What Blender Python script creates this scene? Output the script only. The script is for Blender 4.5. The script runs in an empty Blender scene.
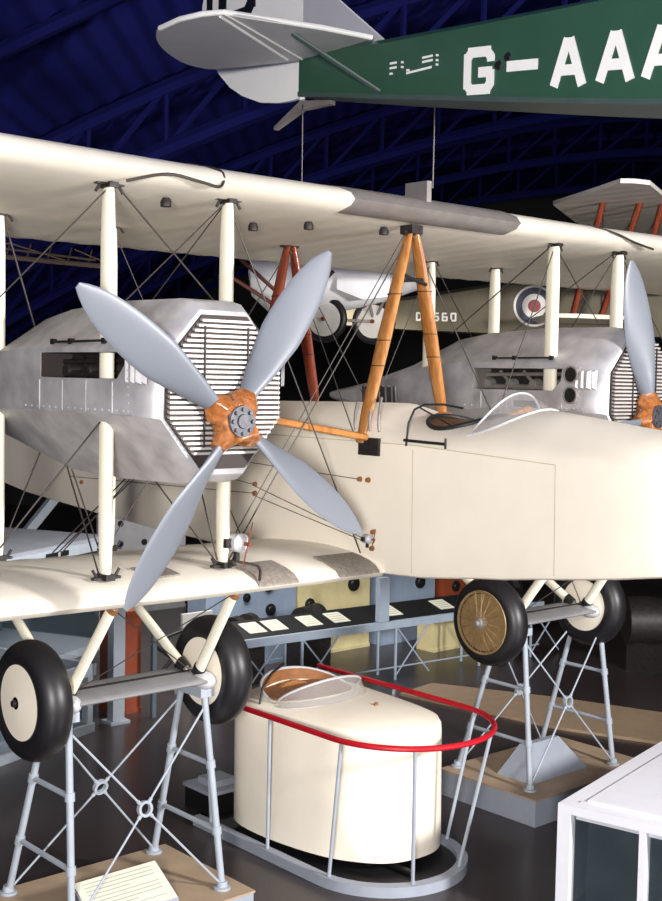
import bpy, bmesh, math, random
from mathutils import Vector, Matrix
random.seed(7)
PI = math.pi
COL = bpy.context.scene.collection
LIFT = 4.4            # the whole place is modelled with z = 0 at the propeller hub and lifted so that the floor is z = 0

# ------------------------------------------------------------------ materials
def lin(c):
    return tuple((v/12.92 if v <= .04045 else ((v+.055)/1.055)**2.4) for v in [x/255 for x in c])
MATS = {}
def mat(name, rgb, rough=.6, metal=0., var=.08, scale=6., bump=0., bscale=40., stripes=None, spec=.5, coat=0., stretch=(1,1,1)):
    if name in MATS: return MATS[name]
    m = bpy.data.materials.new(name); m.use_nodes = True; MATS[name] = m
    nt = m.node_tree; N = nt.nodes; L = nt.links; b = N['Principled BSDF']
    c = lin(rgb)
    tc = N.new('ShaderNodeTexCoord'); mp = N.new('ShaderNodeMapping'); L.new(tc.outputs['Object'], mp.inputs[0])
    mp.inputs['Scale'].default_value = stretch
    nz = N.new('ShaderNodeTexNoise'); nz.inputs['Scale'].default_value = scale; nz.inputs['Detail'].default_value = 5
    L.new(mp.outputs[0], nz.inputs['Vector'])
    rp = N.new('ShaderNodeValToRGB'); L.new(nz.outputs['Fac'], rp.inputs[0])
    rp.color_ramp.elements[0].position = .3; rp.color_ramp.elements[1].position = .7
    rp.color_ramp.elements[0].color = tuple(v*(1-var) for v in c)+(1,)
    rp.color_ramp.elements[1].color = tuple(min(1, v*(1+var)) for v in c)+(1,)
    L.new(rp.outputs[0], b.inputs['Base Color'])
    b.inputs['Roughness'].default_value = rough; b.inputs['Metallic'].default_value = metal
    b.inputs['Specular IOR Level'].default_value = spec; b.inputs['Coat Weight'].default_value = coat
    if bump or stripes:
        bp = N.new('ShaderNodeBump'); bp.inputs['Distance'].default_value = .01
        if stripes:
            ax, period, bump2 = stripes
            w = N.new('ShaderNodeTexWave'); w.wave_type = 'BANDS'; w.bands_direction = ax
            w.inputs['Scale'].default_value = PI/10/period*2/2*1.0; w.inputs['Distortion'].default_value = .15
            L.new(tc.outputs['Object'], w.inputs['Vector'])
            bp.inputs['Strength'].default_value = bump2; L.new(w.outputs['Fac'], bp.inputs['Height'])
        else:
            n2 = N.new('ShaderNodeTexNoise'); n2.inputs['Scale'].default_value = bscale
            L.new(mp.outputs[0], n2.inputs['Vector'])
            bp.inputs['Strength'].default_value = bump; L.new(n2.outputs['Fac'], bp.inputs['Height'])
        L.new(bp.outputs[0], b.inputs['Normal'])
    return m
def wood(name, c1, c2, scale=3., rough=.35, axis=(8, 8, .6)):
    m = bpy.data.materials.new(name); m.use_nodes = True; MATS[name] = m
    nt = m.node_tree; N = nt.nodes; L = nt.links; b = N['Principled BSDF']
    tc = N.new('ShaderNodeTexCoord'); mp = N.new('ShaderNodeMapping'); L.new(tc.outputs['Object'], mp.inputs[0]); mp.inputs['Scale'].default_value = axis
    nz = N.new('ShaderNodeTexNoise'); nz.inputs['Scale'].default_value = scale; nz.inputs['Detail'].default_value = 6; nz.inputs['Distortion'].default_value = .6
    L.new(mp.outputs[0], nz.inputs['Vector'])
    rp = N.new('ShaderNodeValToRGB'); L.new(nz.outputs['Fac'], rp.inputs[0])
    rp.color_ramp.elements[0].position = .3; rp.color_ramp.elements[1].position = .7
    rp.color_ramp.elements[0].color = lin(c1)+(1,); rp.color_ramp.elements[1].color = lin(c2)+(1,)
    L.new(rp.outputs[0], b.inputs['Base Color']); b.inputs['Roughness'].default_value = rough
    b.inputs['Coat Weight'].default_value = .3
    return m
def glass(name, rgb=(235, 240, 245), alpha=.25, rough=.05):
    m = bpy.data.materials.new(name); m.use_nodes = True; MATS[name] = m
    nt = m.node_tree; N = nt.nodes; L = nt.links; b = N['Principled BSDF']
    nz = N.new('ShaderNodeTexNoise'); nz.inputs['Scale'].default_value = 3
    mr = N.new('ShaderNodeMapRange'); L.new(nz.outputs['Fac'], mr.inputs[0]); mr.inputs[3].default_value = alpha*.85; mr.inputs[4].default_value = alpha*1.15
    L.new(mr.outputs[0], b.inputs['Alpha'])
    b.inputs['Base Color'].default_value = lin(rgb)+(1,); b.inputs['Roughness'].default_value = rough
    return m

CREAM = mat('cream_paint', (242, 233, 216), .55, var=.03, scale=2.5)
FABRIC = mat('doped_cream_fabric', (238, 231, 216), .6, var=.04, scale=3, stripes=('X', .36, .35))
STRUTC = mat('cream_strut_paint', (246, 240, 220), .45, var=.03)
ALU = mat('aluminium_sheet', (190, 188, 191), .42, metal=.4, var=.24, scale=4, bump=.12, bscale=9)
ALUD = mat('dull_tank_metal', (146, 140, 136), .55, metal=.4, var=.15, scale=7)
STEEL = mat('grey_painted_steel', (160, 168, 178), .45, var=.06)
FAIR = mat('axle_fairing_metal', (168, 168, 172), .45, metal=.4, var=.1)
BLADE = mat('grey_blade_paint', (112, 117, 126), .4, var=.03, scale=2)
BLACK = mat('black_paint', (22, 22, 24), .5)
WIRE = mat('dark_wire', (62, 56, 54), .45, metal=.3)
RUBBER = mat('black_rubber', (26, 25, 28), .42, var=.1)
DARK = mat('dark_engine_iron', (44, 40, 40), .5, metal=.3, var=.4, scale=20)
CAVITY = mat('radiator_core', (52, 44, 42), .7)
SLAT = mat('radiator_slat', (196, 190, 186), .45, metal=.3)
GREEN = mat('green_aircraft_dope', (48, 84, 66), .4, var=.06, scale=3)
GREENB = mat('dark_green_underside', (64, 82, 78), .5)
SILVER = mat('silver_dope', (196, 196, 200), .5, metal=.15, var=.05, scale=3)
WHITE = mat('white_lettering', (246, 246, 242), .5, var=.02)
BLACKL = mat('black_lettering', (20, 22, 26), .5)
RED = mat('red_rail_paint', (178, 18, 34), .35)
KHAKI = mat('khaki_dope', (84, 76, 54), .6, var=.2, scale=4)
NAVY = mat('roundel_navy', (28, 34, 66), .5)
ROUNDW = mat('roundel_white', (226, 222, 214), .5)
ROUNDR = mat('roundel_red', (130, 28, 36), .5)
PATCH = mat('grey_walkway_patch', (140, 132, 122), .9, var=.25, scale=30, bump=.5, bscale=120)
TANPLY = mat('tan_plinth_top', (168, 146, 122), .6, var=.12, scale=3)
PLSIDE = mat('grey_plinth_side', (150, 156, 168), .55, var=.05)
CARD = mat('cream_card', (212, 210, 194), .5, var=.02)
TEXTL = mat('card_print', (168, 166, 154), .6)
TREAD = mat('white_laminate', (232, 232, 240), .35, var=.02)
BLUEP = mat('pale_blue_panel', (140, 156, 178), .5, var=.06)
CREAMP = mat('pale_yellow_panel', (206, 194, 148), .5, var=.06)
REDB = mat('red_brown_cabinet', (138, 66, 40), .5, var=.12)
SPOKE = mat('bare_wheel_spokes', (150, 124, 84), .5, metal=.2, var=.15, scale=14)
LEATHER = mat('brown_leather', (140, 92, 52), .6, var=.2, scale=12)
WICK = wood('brown_wicker', (120, 76, 40), (176, 120, 66), 8, .6, (6, 6, 6))
AMBER = wood('varnished_orange_wood', (152, 90, 38), (190, 134, 74), 3)
REDW = wood('varnished_red_wood', (108, 42, 26), (146, 68, 42), 3)
PROPW = wood('laminated_propeller_wood', (124, 72, 34), (176, 110, 60), 4, .3, (6, 6, 6))
GLASS = glass('display_glass', (90, 110, 120), .10)
SCREEN = glass('celluloid_windscreen', (190, 186, 184), .42, .15)
STRIPE = mat('tan_floor_strip', (156, 134, 110), .6, var=.06)

# ------------------------------------------------------------------ mesh builder
class MB:
    def __init__(s): s.v = []; s.f = []; s.m = []; s.sm = []
    def add(s, vs, fs, mi=0, smooth=False):
        o = len(s.v); s.v += [Vector(v) for v in vs]
        for f in fs: s.f.append([i+o for i in f]); s.m.append(mi); s.sm.append(smooth)
        return s
    def box(s, a, b, mi=0, M=None):
        (x0, y0, z0), (x1, y1, z1) = a, b
        vs = [Vector(p) for p in ((x0,y0,z0),(x1,y0,z0),(x1,y1,z0),(x0,y1,z0),(x0,y0,z1),(x1,y0,z1),(x1,y1,z1),(x0,y1,z1))]
        if M: vs = [M @ v for v in vs]
        return s.add(vs, [(0,3,2,1),(4,5,6,7),(0,1,5,4),(1,2,6,5),(2,3,7,6),(3,0,4,7)], mi)
    def loft(s, rings, mi=0, cap=True, smooth=True, closed=False):
        n = len(rings[0]); vs = [v for r in rings for v in r]; fs = []
        R = len(rings)
        for i in range(R if closed else R-1):
            a = i*n; b = ((i+1) % R)*n
            for j in range(n): k = (j+1) % n; fs.append((a+j, a+k, b+k, b+j))
        o = len(s.f)
        s.add(vs, fs, mi, smooth)
        if cap and not closed: s.add(vs[:n], [tuple(range(n))[::-1]], mi); s.add(vs[-n:], [tuple(range(n))], mi)
        return s
    def tube(s, p, q, r, r2=None, n=10, mi=0, flat=None, cap=True):
        """round bar, or with flat=(direction, factor) a streamlined bar drawn out along that direction"""
        p, q = Vector(p), Vector(q); d = (q-p).normalized()
        if flat: a = Vector(flat[0]); a = (a-d*a.dot(d)).normalized(); k = flat[1]
        else: a = d.orthogonal().normalized(); k = 1
        b = d.cross(a); r2 = r if r2 is None else r2
        ring = lambda c, rr: [c+a*math.cos(2*PI*i/n)*rr*k+b*math.sin(2*PI*i/n)*rr for i in range(n)]
        return s.loft([ring(p, r), ring(q, r2)], mi, cap)
    def path(s, pts, r, n=8, mi=0, closed=False):
        pts = [Vector(p) for p in pts]; rings = []
        N = len(pts); pa = None
        for i, c in enumerate(pts):
            if closed: d = pts[(i+1) % N]-pts[i-1]
            else: d = pts[min(i+1, N-1)]-pts[max(i-1, 0)]
            d.normalize()
            a = d.orthogonal().normalized() if pa is None else (pa-d*pa.dot(d)).normalized()
            pa = a; b = d.cross(a)
            rings.append([c+a*math.cos(2*PI*j/n)*r+b*math.sin(2*PI*j/n)*r for j in range(n)])
        return s.loft(rings, mi, not closed, True, closed)
    def lathe(s, prof, c, axis, n=32, mi=0, closed=False, caps=False):
        """prof: (radius, distance along axis)"""
        d = Vector(axis).normalized(); a = d.orthogonal().normalized(); b = d.cross(a); c = Vector(c)
        rings = [[c+d*h+(a*math.cos(2*PI*i/n)+b*math.sin(2*PI*i/n))*r for i in range(n)] for r, h in prof]
        return s.loft(rings, mi, caps, True, closed)
    def prism(s, poly, off, mi=0):
        """flat outline (3-D points) pushed along off"""
        off = Vector(off); n = len(poly); A = [Vector(p) for p in poly]; B = [p+off for p in A]
        return s.add(A+B, [tuple(range(n))[::-1], tuple(range(n, 2*n))]+[(i, (i+1) % n, n+(i+1) % n, n+i) for i in range(n)], mi)
    def ball(s, c, r, mi=0, sc=(1,1,1), nu=14, nv=8):
        c = Vector(c); rings = []
        for i in range(nv+1):
            t = -PI/2+PI*i/nv; t = max(-1.54, min(1.54, t))
            rings.append([c+Vector((math.cos(t)*math.cos(2*PI*j/nu)*sc[0], math.cos(t)*math.sin(2*PI*j/nu)*sc[1], math.sin(t)*sc[2]))*r for j in range(nu)])
        return s.loft(rings, mi)
    def build(s, name, mats, parent=None, angle=35, loc=None):
        if not isinstance(mats, (list, tuple)): mats = [mats]
        me = bpy.data.meshes.new(name); o = bpy.data.objects.new(name, me); COL.objects.link(o)
        base = Vector(loc) if loc else Vector((0,0,0))
        if parent: o.parent = parent; base = wloc(parent)
        elif loc: o.location = loc
        me.from_pydata([v-base for v in s.v], [], s.f)
        for m in mats: me.materials.append(m)
        for p, mi, sm in zip(me.polygons, s.m, s.sm): p.material_index = mi; p.use_smooth = sm
        bm = bmesh.new(); bm.from_mesh(me); bmesh.ops.recalc_face_normals(bm, faces=bm.faces[:]); bm.to_mesh(me); bm.free()
        me.set_sharp_from_angle(angle=math.radians(angle)); me.update()
        return o
def wloc(o):
    l = Vector((0,0,0))
    while o: l = l+o.location; o = o.parent
    return l
def tag(o, label, cat, group=None, kind=None):
    o['label'] = label; o['category'] = cat
    if group: o['group'] = group
    if kind: o['kind'] = kind
    return o
def thing(name, loc, label, cat, group=None):
    o = bpy.data.objects.new(name, None); COL.objects.link(o); o.location = loc; o.empty_display_size = .2
    return tag(o, label, cat, group)
def struct(o): o['kind'] = 'structure'; return o
def cut(o, cutter):
    """subtract cutter from o for good, then throw the cutter away"""
    md = o.modifiers.new('b', 'BOOLEAN'); md.operation = 'DIFFERENCE'; md.solver = 'EXACT'; md.object = cutter
    bpy.context.view_layer.update()
    dg = bpy.context.evaluated_depsgraph_get()
    me = bpy.data.meshes.new_from_object(o.evaluated_get(dg)); old = o.data
    o.modifiers.clear(); o.data = me; bpy.data.objects.remove(cutter); bpy.data.meshes.remove(old)
    me.set_sharp_from_angle(angle=math.radians(35))
def stroke_text(mb, strokes, place, w, t, mi=0):
    """block letters out of bars; place(x, y) -> 3-D point on the surface, t = outward offset vector"""
    for q_, (x0, y0, x1, y1) in enumerate(strokes):
        d = Vector((x1-x0, y1-y0)); L = d.length; d /= L; nrm = Vector((-d.y, d.x))*w/2; e = d*w*(.45 if L > .12 else .2)
        P = [Vector((x0, y0))-e+nrm, Vector((x0, y0))-e-nrm, Vector((x1, y1))+e-nrm, Vector((x1, y1))+e+nrm]
        mb.prism([place(p.x, p.y) for p in P], t*(1+.12*q_), mi)
FONT = {'G': [(.9,.78,.9,.85),(.9,.85,.78,1),(.78,1,.22,1),(.22,1,.1,.85),(.1,.85,.1,.15),(.1,.15,.22,0),(.22,0,.78,0),(.78,0,.9,.15),(.9,.15,.9,.45),(.9,.45,.55,.45)],
        'A': [(.05,0,.42,1),(.42,1,.58,1),(.58,1,.95,0),(.22,.3,.78,.3)], '-': [(.05,.5,.95,.5)],
        'D': [(.1,0,.1,1),(.1,1,.65,1),(.65,1,.9,.75),(.9,.75,.9,.25),(.9,.25,.65,0),(.65,0,.1,0)], '7': [(.1,1,.9,1),(.9,1,.4,0)],
        '5': [(.9,1,.1,1),(.1,1,.1,.55),(.1,.55,.8,.55),(.8,.55,.9,.4),(.9,.4,.9,.1),(.9,.1,.8,0),(.8,0,.1,0)],
        '6': [(.85,1,.1,1),(.1,1,.1,0),(.1,0,.9,0),(.9,0,.9,.5),(.9,.5,.1,.5)], '0': [(.1,0,.1,1),(.1,1,.9,1),(.9,1,.9,0),(.9,0,.1,0)]}

# ------------------------------------------------------------------ camera
cam = bpy.data.cameras.new('camera'); co = bpy.data.objects.new('camera', cam); COL.objects.link(co)
CP = Vector((-8.344, -7.4863, .3458)); CR = Vector((.748182, -.663212, .019334)); CU = Vector((.024759, .057028, .998066)); CF = Vector((.663032, .746255, -.059088))
cam.lens = 1252.7/901*36; cam.sensor_width = 36; cam.sensor_fit = 'AUTO'; cam.clip_end = 200
co.matrix_world = Matrix(((CR.x, CU.x, -CF.x, CP.x), (CR.y, CU.y, -CF.y, CP.y), (CR.z, CU.z, -CF.z, CP.z), (0,0,0,1)))
bpy.context.scene.camera = co
RH = Vector((.74756, -.66419, 0)); FH = Vector((.66419, .74756, 0))   # the camera's right and forward on the plan
def plan(lat, dep, z): return Vector((CP.x, CP.y, 0))+RH*lat+FH*dep+Vector((0, 0, z))

# ================================================================== THE BIG BIPLANE
ap = thing('twin_engine_biplane', (0, 1.5, 0), 'large cream twin engined biplane with grey four bladed propellers raised on steel trestles', 'aircraft')
XE, YF, YR = 2.687, .837, 2.618
LE, CH = .52, 3.2
def airfoil(x, z0, z1, y0=LE, ch=CH, th=.10, camber=.035, n=13):
    """closed section at spanwise x: leading edge height z0, trailing edge z1"""
    up, lo = [], []
    for i in range(n):
        t = (1-math.cos(PI*i/(n-1)))/2
        yt = th*ch*(1.4845*math.sqrt(t)-.63*t-1.758*t*t+1.4215*t**3-.5075*t**4)
        c = camber*ch*4*t*(1-t)
        y = y0+ch*t; z = z0+(z1-z0)*t
        up.append(Vector((x, y, z+c+yt))); lo.append(Vector((x, y, z+c*.75-yt*.9)))
    return up+lo[-2:0:-1]
def dih(x): return max(0, abs(x)-XE)*.012
def wing(name, x0, x1, zle, zte, rnd0, rnd1, step=.18, th=.10):
    mb = MB(); rings = []; n = max(2, int(abs(x1-x0)/step))
    for i in range(n+1):
        x = x0+(x1-x0)*i/n
        k = 0
        if rnd1 and abs(x) > 9.2: k = ((abs(x)-9.2)/1.12)**2*.9
        sag = .010 if i % 2 else 0
        ring = airfoil(x, zle+dih(x), zte+dih(x), LE+k*.6, CH-k*1.5, th)
        for v in ring:
            if v.y > LE+.5: v.z += -sag if True else 0
        rings.append(ring)
    return mb.loft(rings).build(name, FABRIC, ap, 50)
wing('upper_wing', -10.3, 10.3, 1.87, 1.63, True, True)
wing('lower_wing', -10.3, -.55, -1.40, -1.60, True, True, th=.085)
wing('lower_wing', .55, 10.3, -1.40, -1.60, True, True, th=.085)

# metal fuel tank that forms the centre leading edge of the upper wing
mb = MB(); rings = []
for x in [-1.02, -1.0, -.93, -.5, 0, .6, 1.11, 1.18, 1.20]:
    s_ = .012 if -.98 < x < 1.15 else (.008 if -1.01 < x < 1.19 else -.01)
    full = airfoil(x, 1.87, 1.63)
    up = full[:13]; lo = [full[0]]+full[:12:-1]
    sel = [v+Vector((0, 0, s_)) for v in up[:7]][::-1]+[full[0]+Vector((0, -s_, 0))]+[v-Vector((0, 0, s_)) for v in lo[1:3]]
    rings.append(sel)
mb.loft(rings, cap=True)
tk = mb.build('leading_edge_tank', ALUD, ap); tk['label'] = 'dull grey metal tank along the centre leading edge'
MB().box((-.03, .62, 1.86), (.03, .90, 2.15)).build('tank_sump_fin', ALUD, ap)
mb = MB()
for i in range(9):
    x = -.62+i*.075; mb.ball((x, .95+.06*math.sin(i*2.1), 2.01+.01*math.cos(i*3)), .03+.012*math.sin(i*1.7), sc=(1.8, .9, .6))
mb.tube((-.78, .97, 2.0), (.0, .97, 2.01), .02)
mb.build('tank_filler_fittings', LEATHER, ap)
# rubber hoses over the leading edge and round cup fittings below the wing
def hose(pts, r=.012): 
    P = [Vector(p) for p in pts]; out = []
    for i in range(len(P)-1):
        p0, p1, p2, p3 = P[max(i-1, 0)], P[i], P[i+1], P[min(i+2, len(P)-1)]
        for k in range(6):
            t = k/6; out.append(.5*((2*p1)+(p2-p0)*t+(2*p0-5*p1+4*p2-p3)*t*t+(3*p1-p0-3*p2+p3)*t**3))
    out.append(P[-1]); return MB().path(out, r, 6)
hose([(-3.25, .60, 1.77), (-2.95, .50, 1.845), (-2.65, .49, 1.82), (-2.45, .51, 1.81), (-2.38, .6, 1.945), (-2.5, .9, 2.02)]).build('pitot_hose', WIRE, ap)
hose([(2.55, .75, 2.0), (2.72, .52, 1.91), (3.05, .5, 1.84), (3.42, .52, 1.80)]).build('pitot_hose', WIRE, ap)
for (x, y, z) in ((-2.66, .95, 1.74), (-.95, 1.2, 1.735), (-.2, 1.0, 1.74), (-1.35, 1.5, 1.71)):
    MB().lathe([(.0, .0), (.03, .0), (.045, -.03), (.045, -.07), (.0, -.075)], (x, y, z), (0, 0, 1), 12).build('wing_fitting', DARK, ap)

# interplane struts and their fittings
HS = .563
def strut(x, y, ztop, zbot):
    zt, zb = Vector((x, y, ztop)), Vector((x, y, zbot)); rings = []
    for t, r in ((0, .7), (.04, .85), (.12, .97), (.5, 1.0), (.88, .97), (.96, .85), (1, .7)):
        c = zt.lerp(zb, t); w = .043*r; l = .085*r
        rings.append([c+Vector((w*math.sin(a), -l*math.cos(a)*(.8 if math.cos(a) > 0 else 1.2), 0)) for a in [2*PI*i/16 for i in range(16)]])
    o = MB().loft(rings).build('interplane_strut', STRUTC, ap)
    for z, sg in ((ztop, 1), (zbot, -1)):
        f = MB()
        f.box((x-.04, y-.07, z-.025), (x+.04, y+.07, z+.025))
        f.box((x-.12, y-.025, z+.008*sg-.01), (x+.12, y+.025, z+.008*sg+.01))
        for q in (-1, 1): f.tube((x+q*.08, y, z), (x+q*.12, y, z-sg*.06), .012, n=6)
        f.build('strut_fitting', DARK, o)
for s_ in (-1, 1):
    for hx in (-HS, HS):
        strut(s_*XE+hx, YF, 1.765, -1.235); strut(s_*XE+hx, YR, 1.70, -1.30)

# centre section struts (varnished wood A frames)
def cabane(foot, apex, m, name='cabane_strut', w=.058):
    p, q = Vector(apex), Vector(foot); rings = []
    for t, r in ((0, .55), (.12, .8), (.5, 1.0), (.85, .85), (1, .55)):
        c = p.lerp(q, t)
        rings.append([c+Vector((w*.72*r*math.sin(a), w*1.5*r*math.cos(a), 0)) for a in [2*PI*i/16 for i in range(16)]])
    o = MB().loft(rings).build(name, m, ap)
    for t in (.3, .52, .64):
        b = MB(); c = p.lerp(q, t); rr = 1.02 if t < .7 else .92
        rg = [[c+Vector((w*.75*rr*math.sin(a), w*1.55*rr*math.cos(a), dz)) for a in [2*PI*i/16 for i in range(16)]] for dz in (-.004, .004)]
        b.loft(rg)
        b.build('binding_band', DARK, o)
cabane((-.60, YF, -.25), (-.03, YF, 1.70), AMBER); cabane((.50, YF, -.1), (.05, YF, 1.70), AMBER)
cabane((-.42, YR, -.05), (-.03, YR, 1.68), REDW); cabane((.42, YR, -.05), (.05, YR, 1.68), REDW)
for y in (YF, YR):
    mb = MB(); mb.box((-.07, y-.08, 1.68), (.07, y+.08, 1.76)); mb.tube((-.11, y, 1.69), (.11, y, 1.69), .025); mb.build('cabane_fitting', DARK, ap)
mb = MB(); mb.tube((-.18, YF-.03, 1.24), (.17, YF-.03, 1.27), .018); mb.tube((-.15, YF-.06, 1.29), (.15, YF-.06, 1.22), .018); mb.build('cabane_cross_tie', BLACK, ap)

# ------------------------------------------------------------------ fuselage
ST = [  # y, half width, bottom, side top, crown, corner roundness
    (-2.62, .20, -1.02, -.33, -.20, 1), (-2.56, .34, -1.05, -.31, -.13, 1), (-2.42, .45, -1.07, -.30, -.08, 1), (-2.2, .525, -1.10, -.29, -.045, 1), (-1.95, .56, -1.14, -.29, -.03, 1),
    (-1.6, .57, -1.19, -.29, 0.01, 1), (-1.2, .57, -1.24, -.29, .06, 1), (-.85, .57, -1.29, -.29, .10, 1), (-.55, .57, -1.32, -.29, .06, 1), (-.25, .57, -1.36, -.28, .0, 1), (.1, .57, -1.40, -.27, -.02, 1), (.5, .57, -1.42, -.26, .0, 1), (.68, .57, -1.43, -.25, .07, 1),
    (.85, .57, -1.44, -.24, .11, 1), (1.7, .57, -1.46, -.24, .10, 1), (2.7, .56, -1.45, -.24, .08, 1), (4.0, .55, -1.41, -.25, .05, 1), (5.5, .51, -1.36, -.26, .02, 1), (7.5, .43, -1.26, -.27, 0.0, 1),
    (9.5, .28, -1.08, -.28, -.02, 1), (11.0, .14, -.82, -.30, -.05, 1)]
def fuse_ring(y, w, b, s, c):
    pts = []
    for i in range(15):                             # crown from port to starboard
        a = PI*i/14; pts.append(Vector((w*math.cos(a), y, s+(c-s)*math.sin(a)**1.15)))
    r = .05
    for t in (.33, .66): pts.append(Vector((-w, y, s+(b+r-s)*t)))
    pts += [Vector((-w, y, b+r)), Vector((-w+r*.3, y, b+r*.3)), Vector((-w+r, y, b)), Vector((w-r, y, b)), Vector((w-r*.3, y, b+r*.3)), Vector((w, y, b+r))]
    for t in (.66, .33): pts.append(Vector((w, y, s+(b+r-s)*t)))
    return pts
fu = MB().loft([fuse_ring(*s_[:5]) for s_ in ST]).build('fuselage', CREAM, ap, 30)
# cockpit opening
cm = MB(); cm.loft([[Vector((.0+.40*math.cos(a), .03+.36*math.sin(a), z)) for a in [2*PI*i/32 for i in range(32)]] for z in (-.42, .6)])
cutter = cm.build('cutter', DARK); cut(fu, cutter)
def crown(x, y):
    for a, b in zip(ST[:-1], ST[1:]):
        if a[0] <= y <= b[0]:
            t = (y-a[0])/(b[0]-a[0]); w, s, c = [a[i]+(b[i]-a[i])*t for i in (1, 3, 4)]
            return s+(c-s)*max(0, (1-min(1, abs(x/w))**2))**.575
    return 0
mb = MB(); E = lambda k, z: [Vector((.0+.41*k*math.cos(a), .03+.37*k*math.sin(a), z)) for a in [2*PI*i/32 for i in range(32)]]
mb.loft([[Vector((v.x, v.y, crown(v.x, v.y)+.004)) for v in E(.965, 0)], E(.955, -.2), E(.9, -.40), E(.2, -.41)], cap=True)
cw = mb.build('cockpit_well', WICK, ap)
mb = MB(); mb.path([(.405*math.cos(a), .03+.365*math.sin(a), crown(.405*math.cos(a), .03+.365*math.sin(a))+.012) for a in [2*PI*i/40 for i in range(40)]], .022, 8, closed=True)
mb.build('cockpit_coaming', BLACK, ap)
mb = MB(); rg = []
for k in (0, 1):
    rg.append([Vector((.05+.30*math.cos(a), .40+.03*k, -.36+.40*max(0, math.sin(a))**.7)) for a in [PI*i/16 for i in range(17)]])
mb.loft(rg, cap=True); seat = mb.build('wicker_seat', WICK, ap)
# windscreen
mb = MB(); top = []; bot = []
for i in range(25):
    a = PI*1.04*i/24-.02*PI
    x = .47*math.cos(a); y = -.34-.50*math.sin(a)**.9 if math.sin(a) > 0 else -.34-.0
    zb = crown(x, y)+.005
    h = .115*max(0, math.sin(a))**.6+.015
    bot.append(Vector((x, y, zb))); top.append(Vector((x*.86, y+.30*max(0, math.sin(a)), zb+h)))
mb.add(bot+top, [(i, i+1, 25+i+1, 25+i) for i in range(24)], 0, True)
ws = mb.build('windscreen', SCREEN, ap)
mb = MB(); mb.path(top, .011, 6); mb.path(bot, .011, 6); mb.build('windscreen_rim', SILVER, ws)
# black hooped step and guard frame beside the cockpit
mb = MB(); x = -.50
mb.path([(-.575, .27, -.25), (-.56, .26, -.05), (-.53, .22, .07), (-.47, .16, .115), (-.36, .03, .12), (-.25, -.1, .09)], .011, 6); mb.tube((-.5, .19, .09), (-.38, -.08, -.06), .008, n=6)
mb.path([(-.59, .28, -.20), (-.595, .05, -.205), (-.585, -.21, -.21)], .014, 6)
mb.tube((-.585, -.21, -.25), (-.585, -.21, -.16), .011, n=6)
mb.build('guard_hoop', BLACK, ap)
# pipes on the deck behind the cockpit
for (x, y, k) in ((-.52, .60, 1), (-.5, .74, .9), (-.46, .98, .7)):
    hose([(x-.07, y, -.14), (x-.06, y+.02, -.06), (x-.02, y+.05, .06*k), (x+.05, y+.1, .16*k)], .014).build('fuel_pipe', ALUD, ap)
    
# fuselage panel lines, bosses, control cables
def side_x(y):
    for a, b in zip(ST[:-1], ST[1:]):
        if a[0] <= y <= b[0]: return -(a[1]+(b[1]-a[1])*(y-a[0])/(b[0]-a[0]))
    return -.57
SEAM = mat('panel_seam', (196, 184, 158), .7)
for z0, z1, ya, yb in ((-.24, -.24, 2.6, .2), (-.24, -.31, .2, -1.37)):
    MB().tube((-.569, ya, z0), (-.569, yb, z1), .005, n=4).build('panel_seam', SEAM, ap)
for y0, z0, y1, z1 in ((.19, -.28, .17, -1.36), (-1.37, -.31, -1.39, -1.18)): MB().tube((-.569, y0, z0), (-.569, y1, z1), .005, n=4).build('panel_seam', SEAM, ap)
for y, z in ((.85, -.585), (.74, -.585), (.66, -1.05), (.67, -1.13), (.67, -1.20), (2.4, -.75), (2.4, -.84), (4.3, -.8), (5.3, -.62), (5.9, -1.0)):
    MB().lathe([(0, .03), (.02, .03), (.026, 0)], (side_x(y), y, z), (-1, 0, 0), 10).build('cable_boss', LEATHER, ap)
mb = MB(); mb.box((-.60, .6, -.36), (-.565, .86, -.2)); mb.build('strut_foot_plate', DARK, ap)
def wire(p, q, r=.008, name='bracing_wire', m=WIRE, double=False):
    mb = MB(); mb.tube(p, q, r, n=6)
    return mb.build(name, m, ap)
for p, q in (((-.59, .85, -.585), (-.59, 3.6, -.50)), ((-.62, .72, -1.12), (-.60, 2.4, -.76)), ((-.62, .72, -1.14), (-.60, 2.4, -.86)), ((-.6, 2.4, -.75), (-.5, 6.2, -.45)), ((-.6, 2.4, -.84), (-.5, 6.2, -.95)), ((-.59, 4.2, -.8), (-.46, 6.5, -.75))):
    wire(p, q, .0038, 'control_cable')
# wooden spreader tube from the engine to the fuselage
MB().tube((-2.02, 1.05, .04), (-.60, .76, -.20), .04, .034, flat=((0, 1, 0), 1.3)).build('engine_spreader_tube', AMBER, ap)
MB().tube((2.02, 1.05, .04), (.60, .76, -.20), .04, .034, flat=((0, 1, 0), 1.3)).build('engine_spreader_tube', AMBER, ap)
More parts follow.
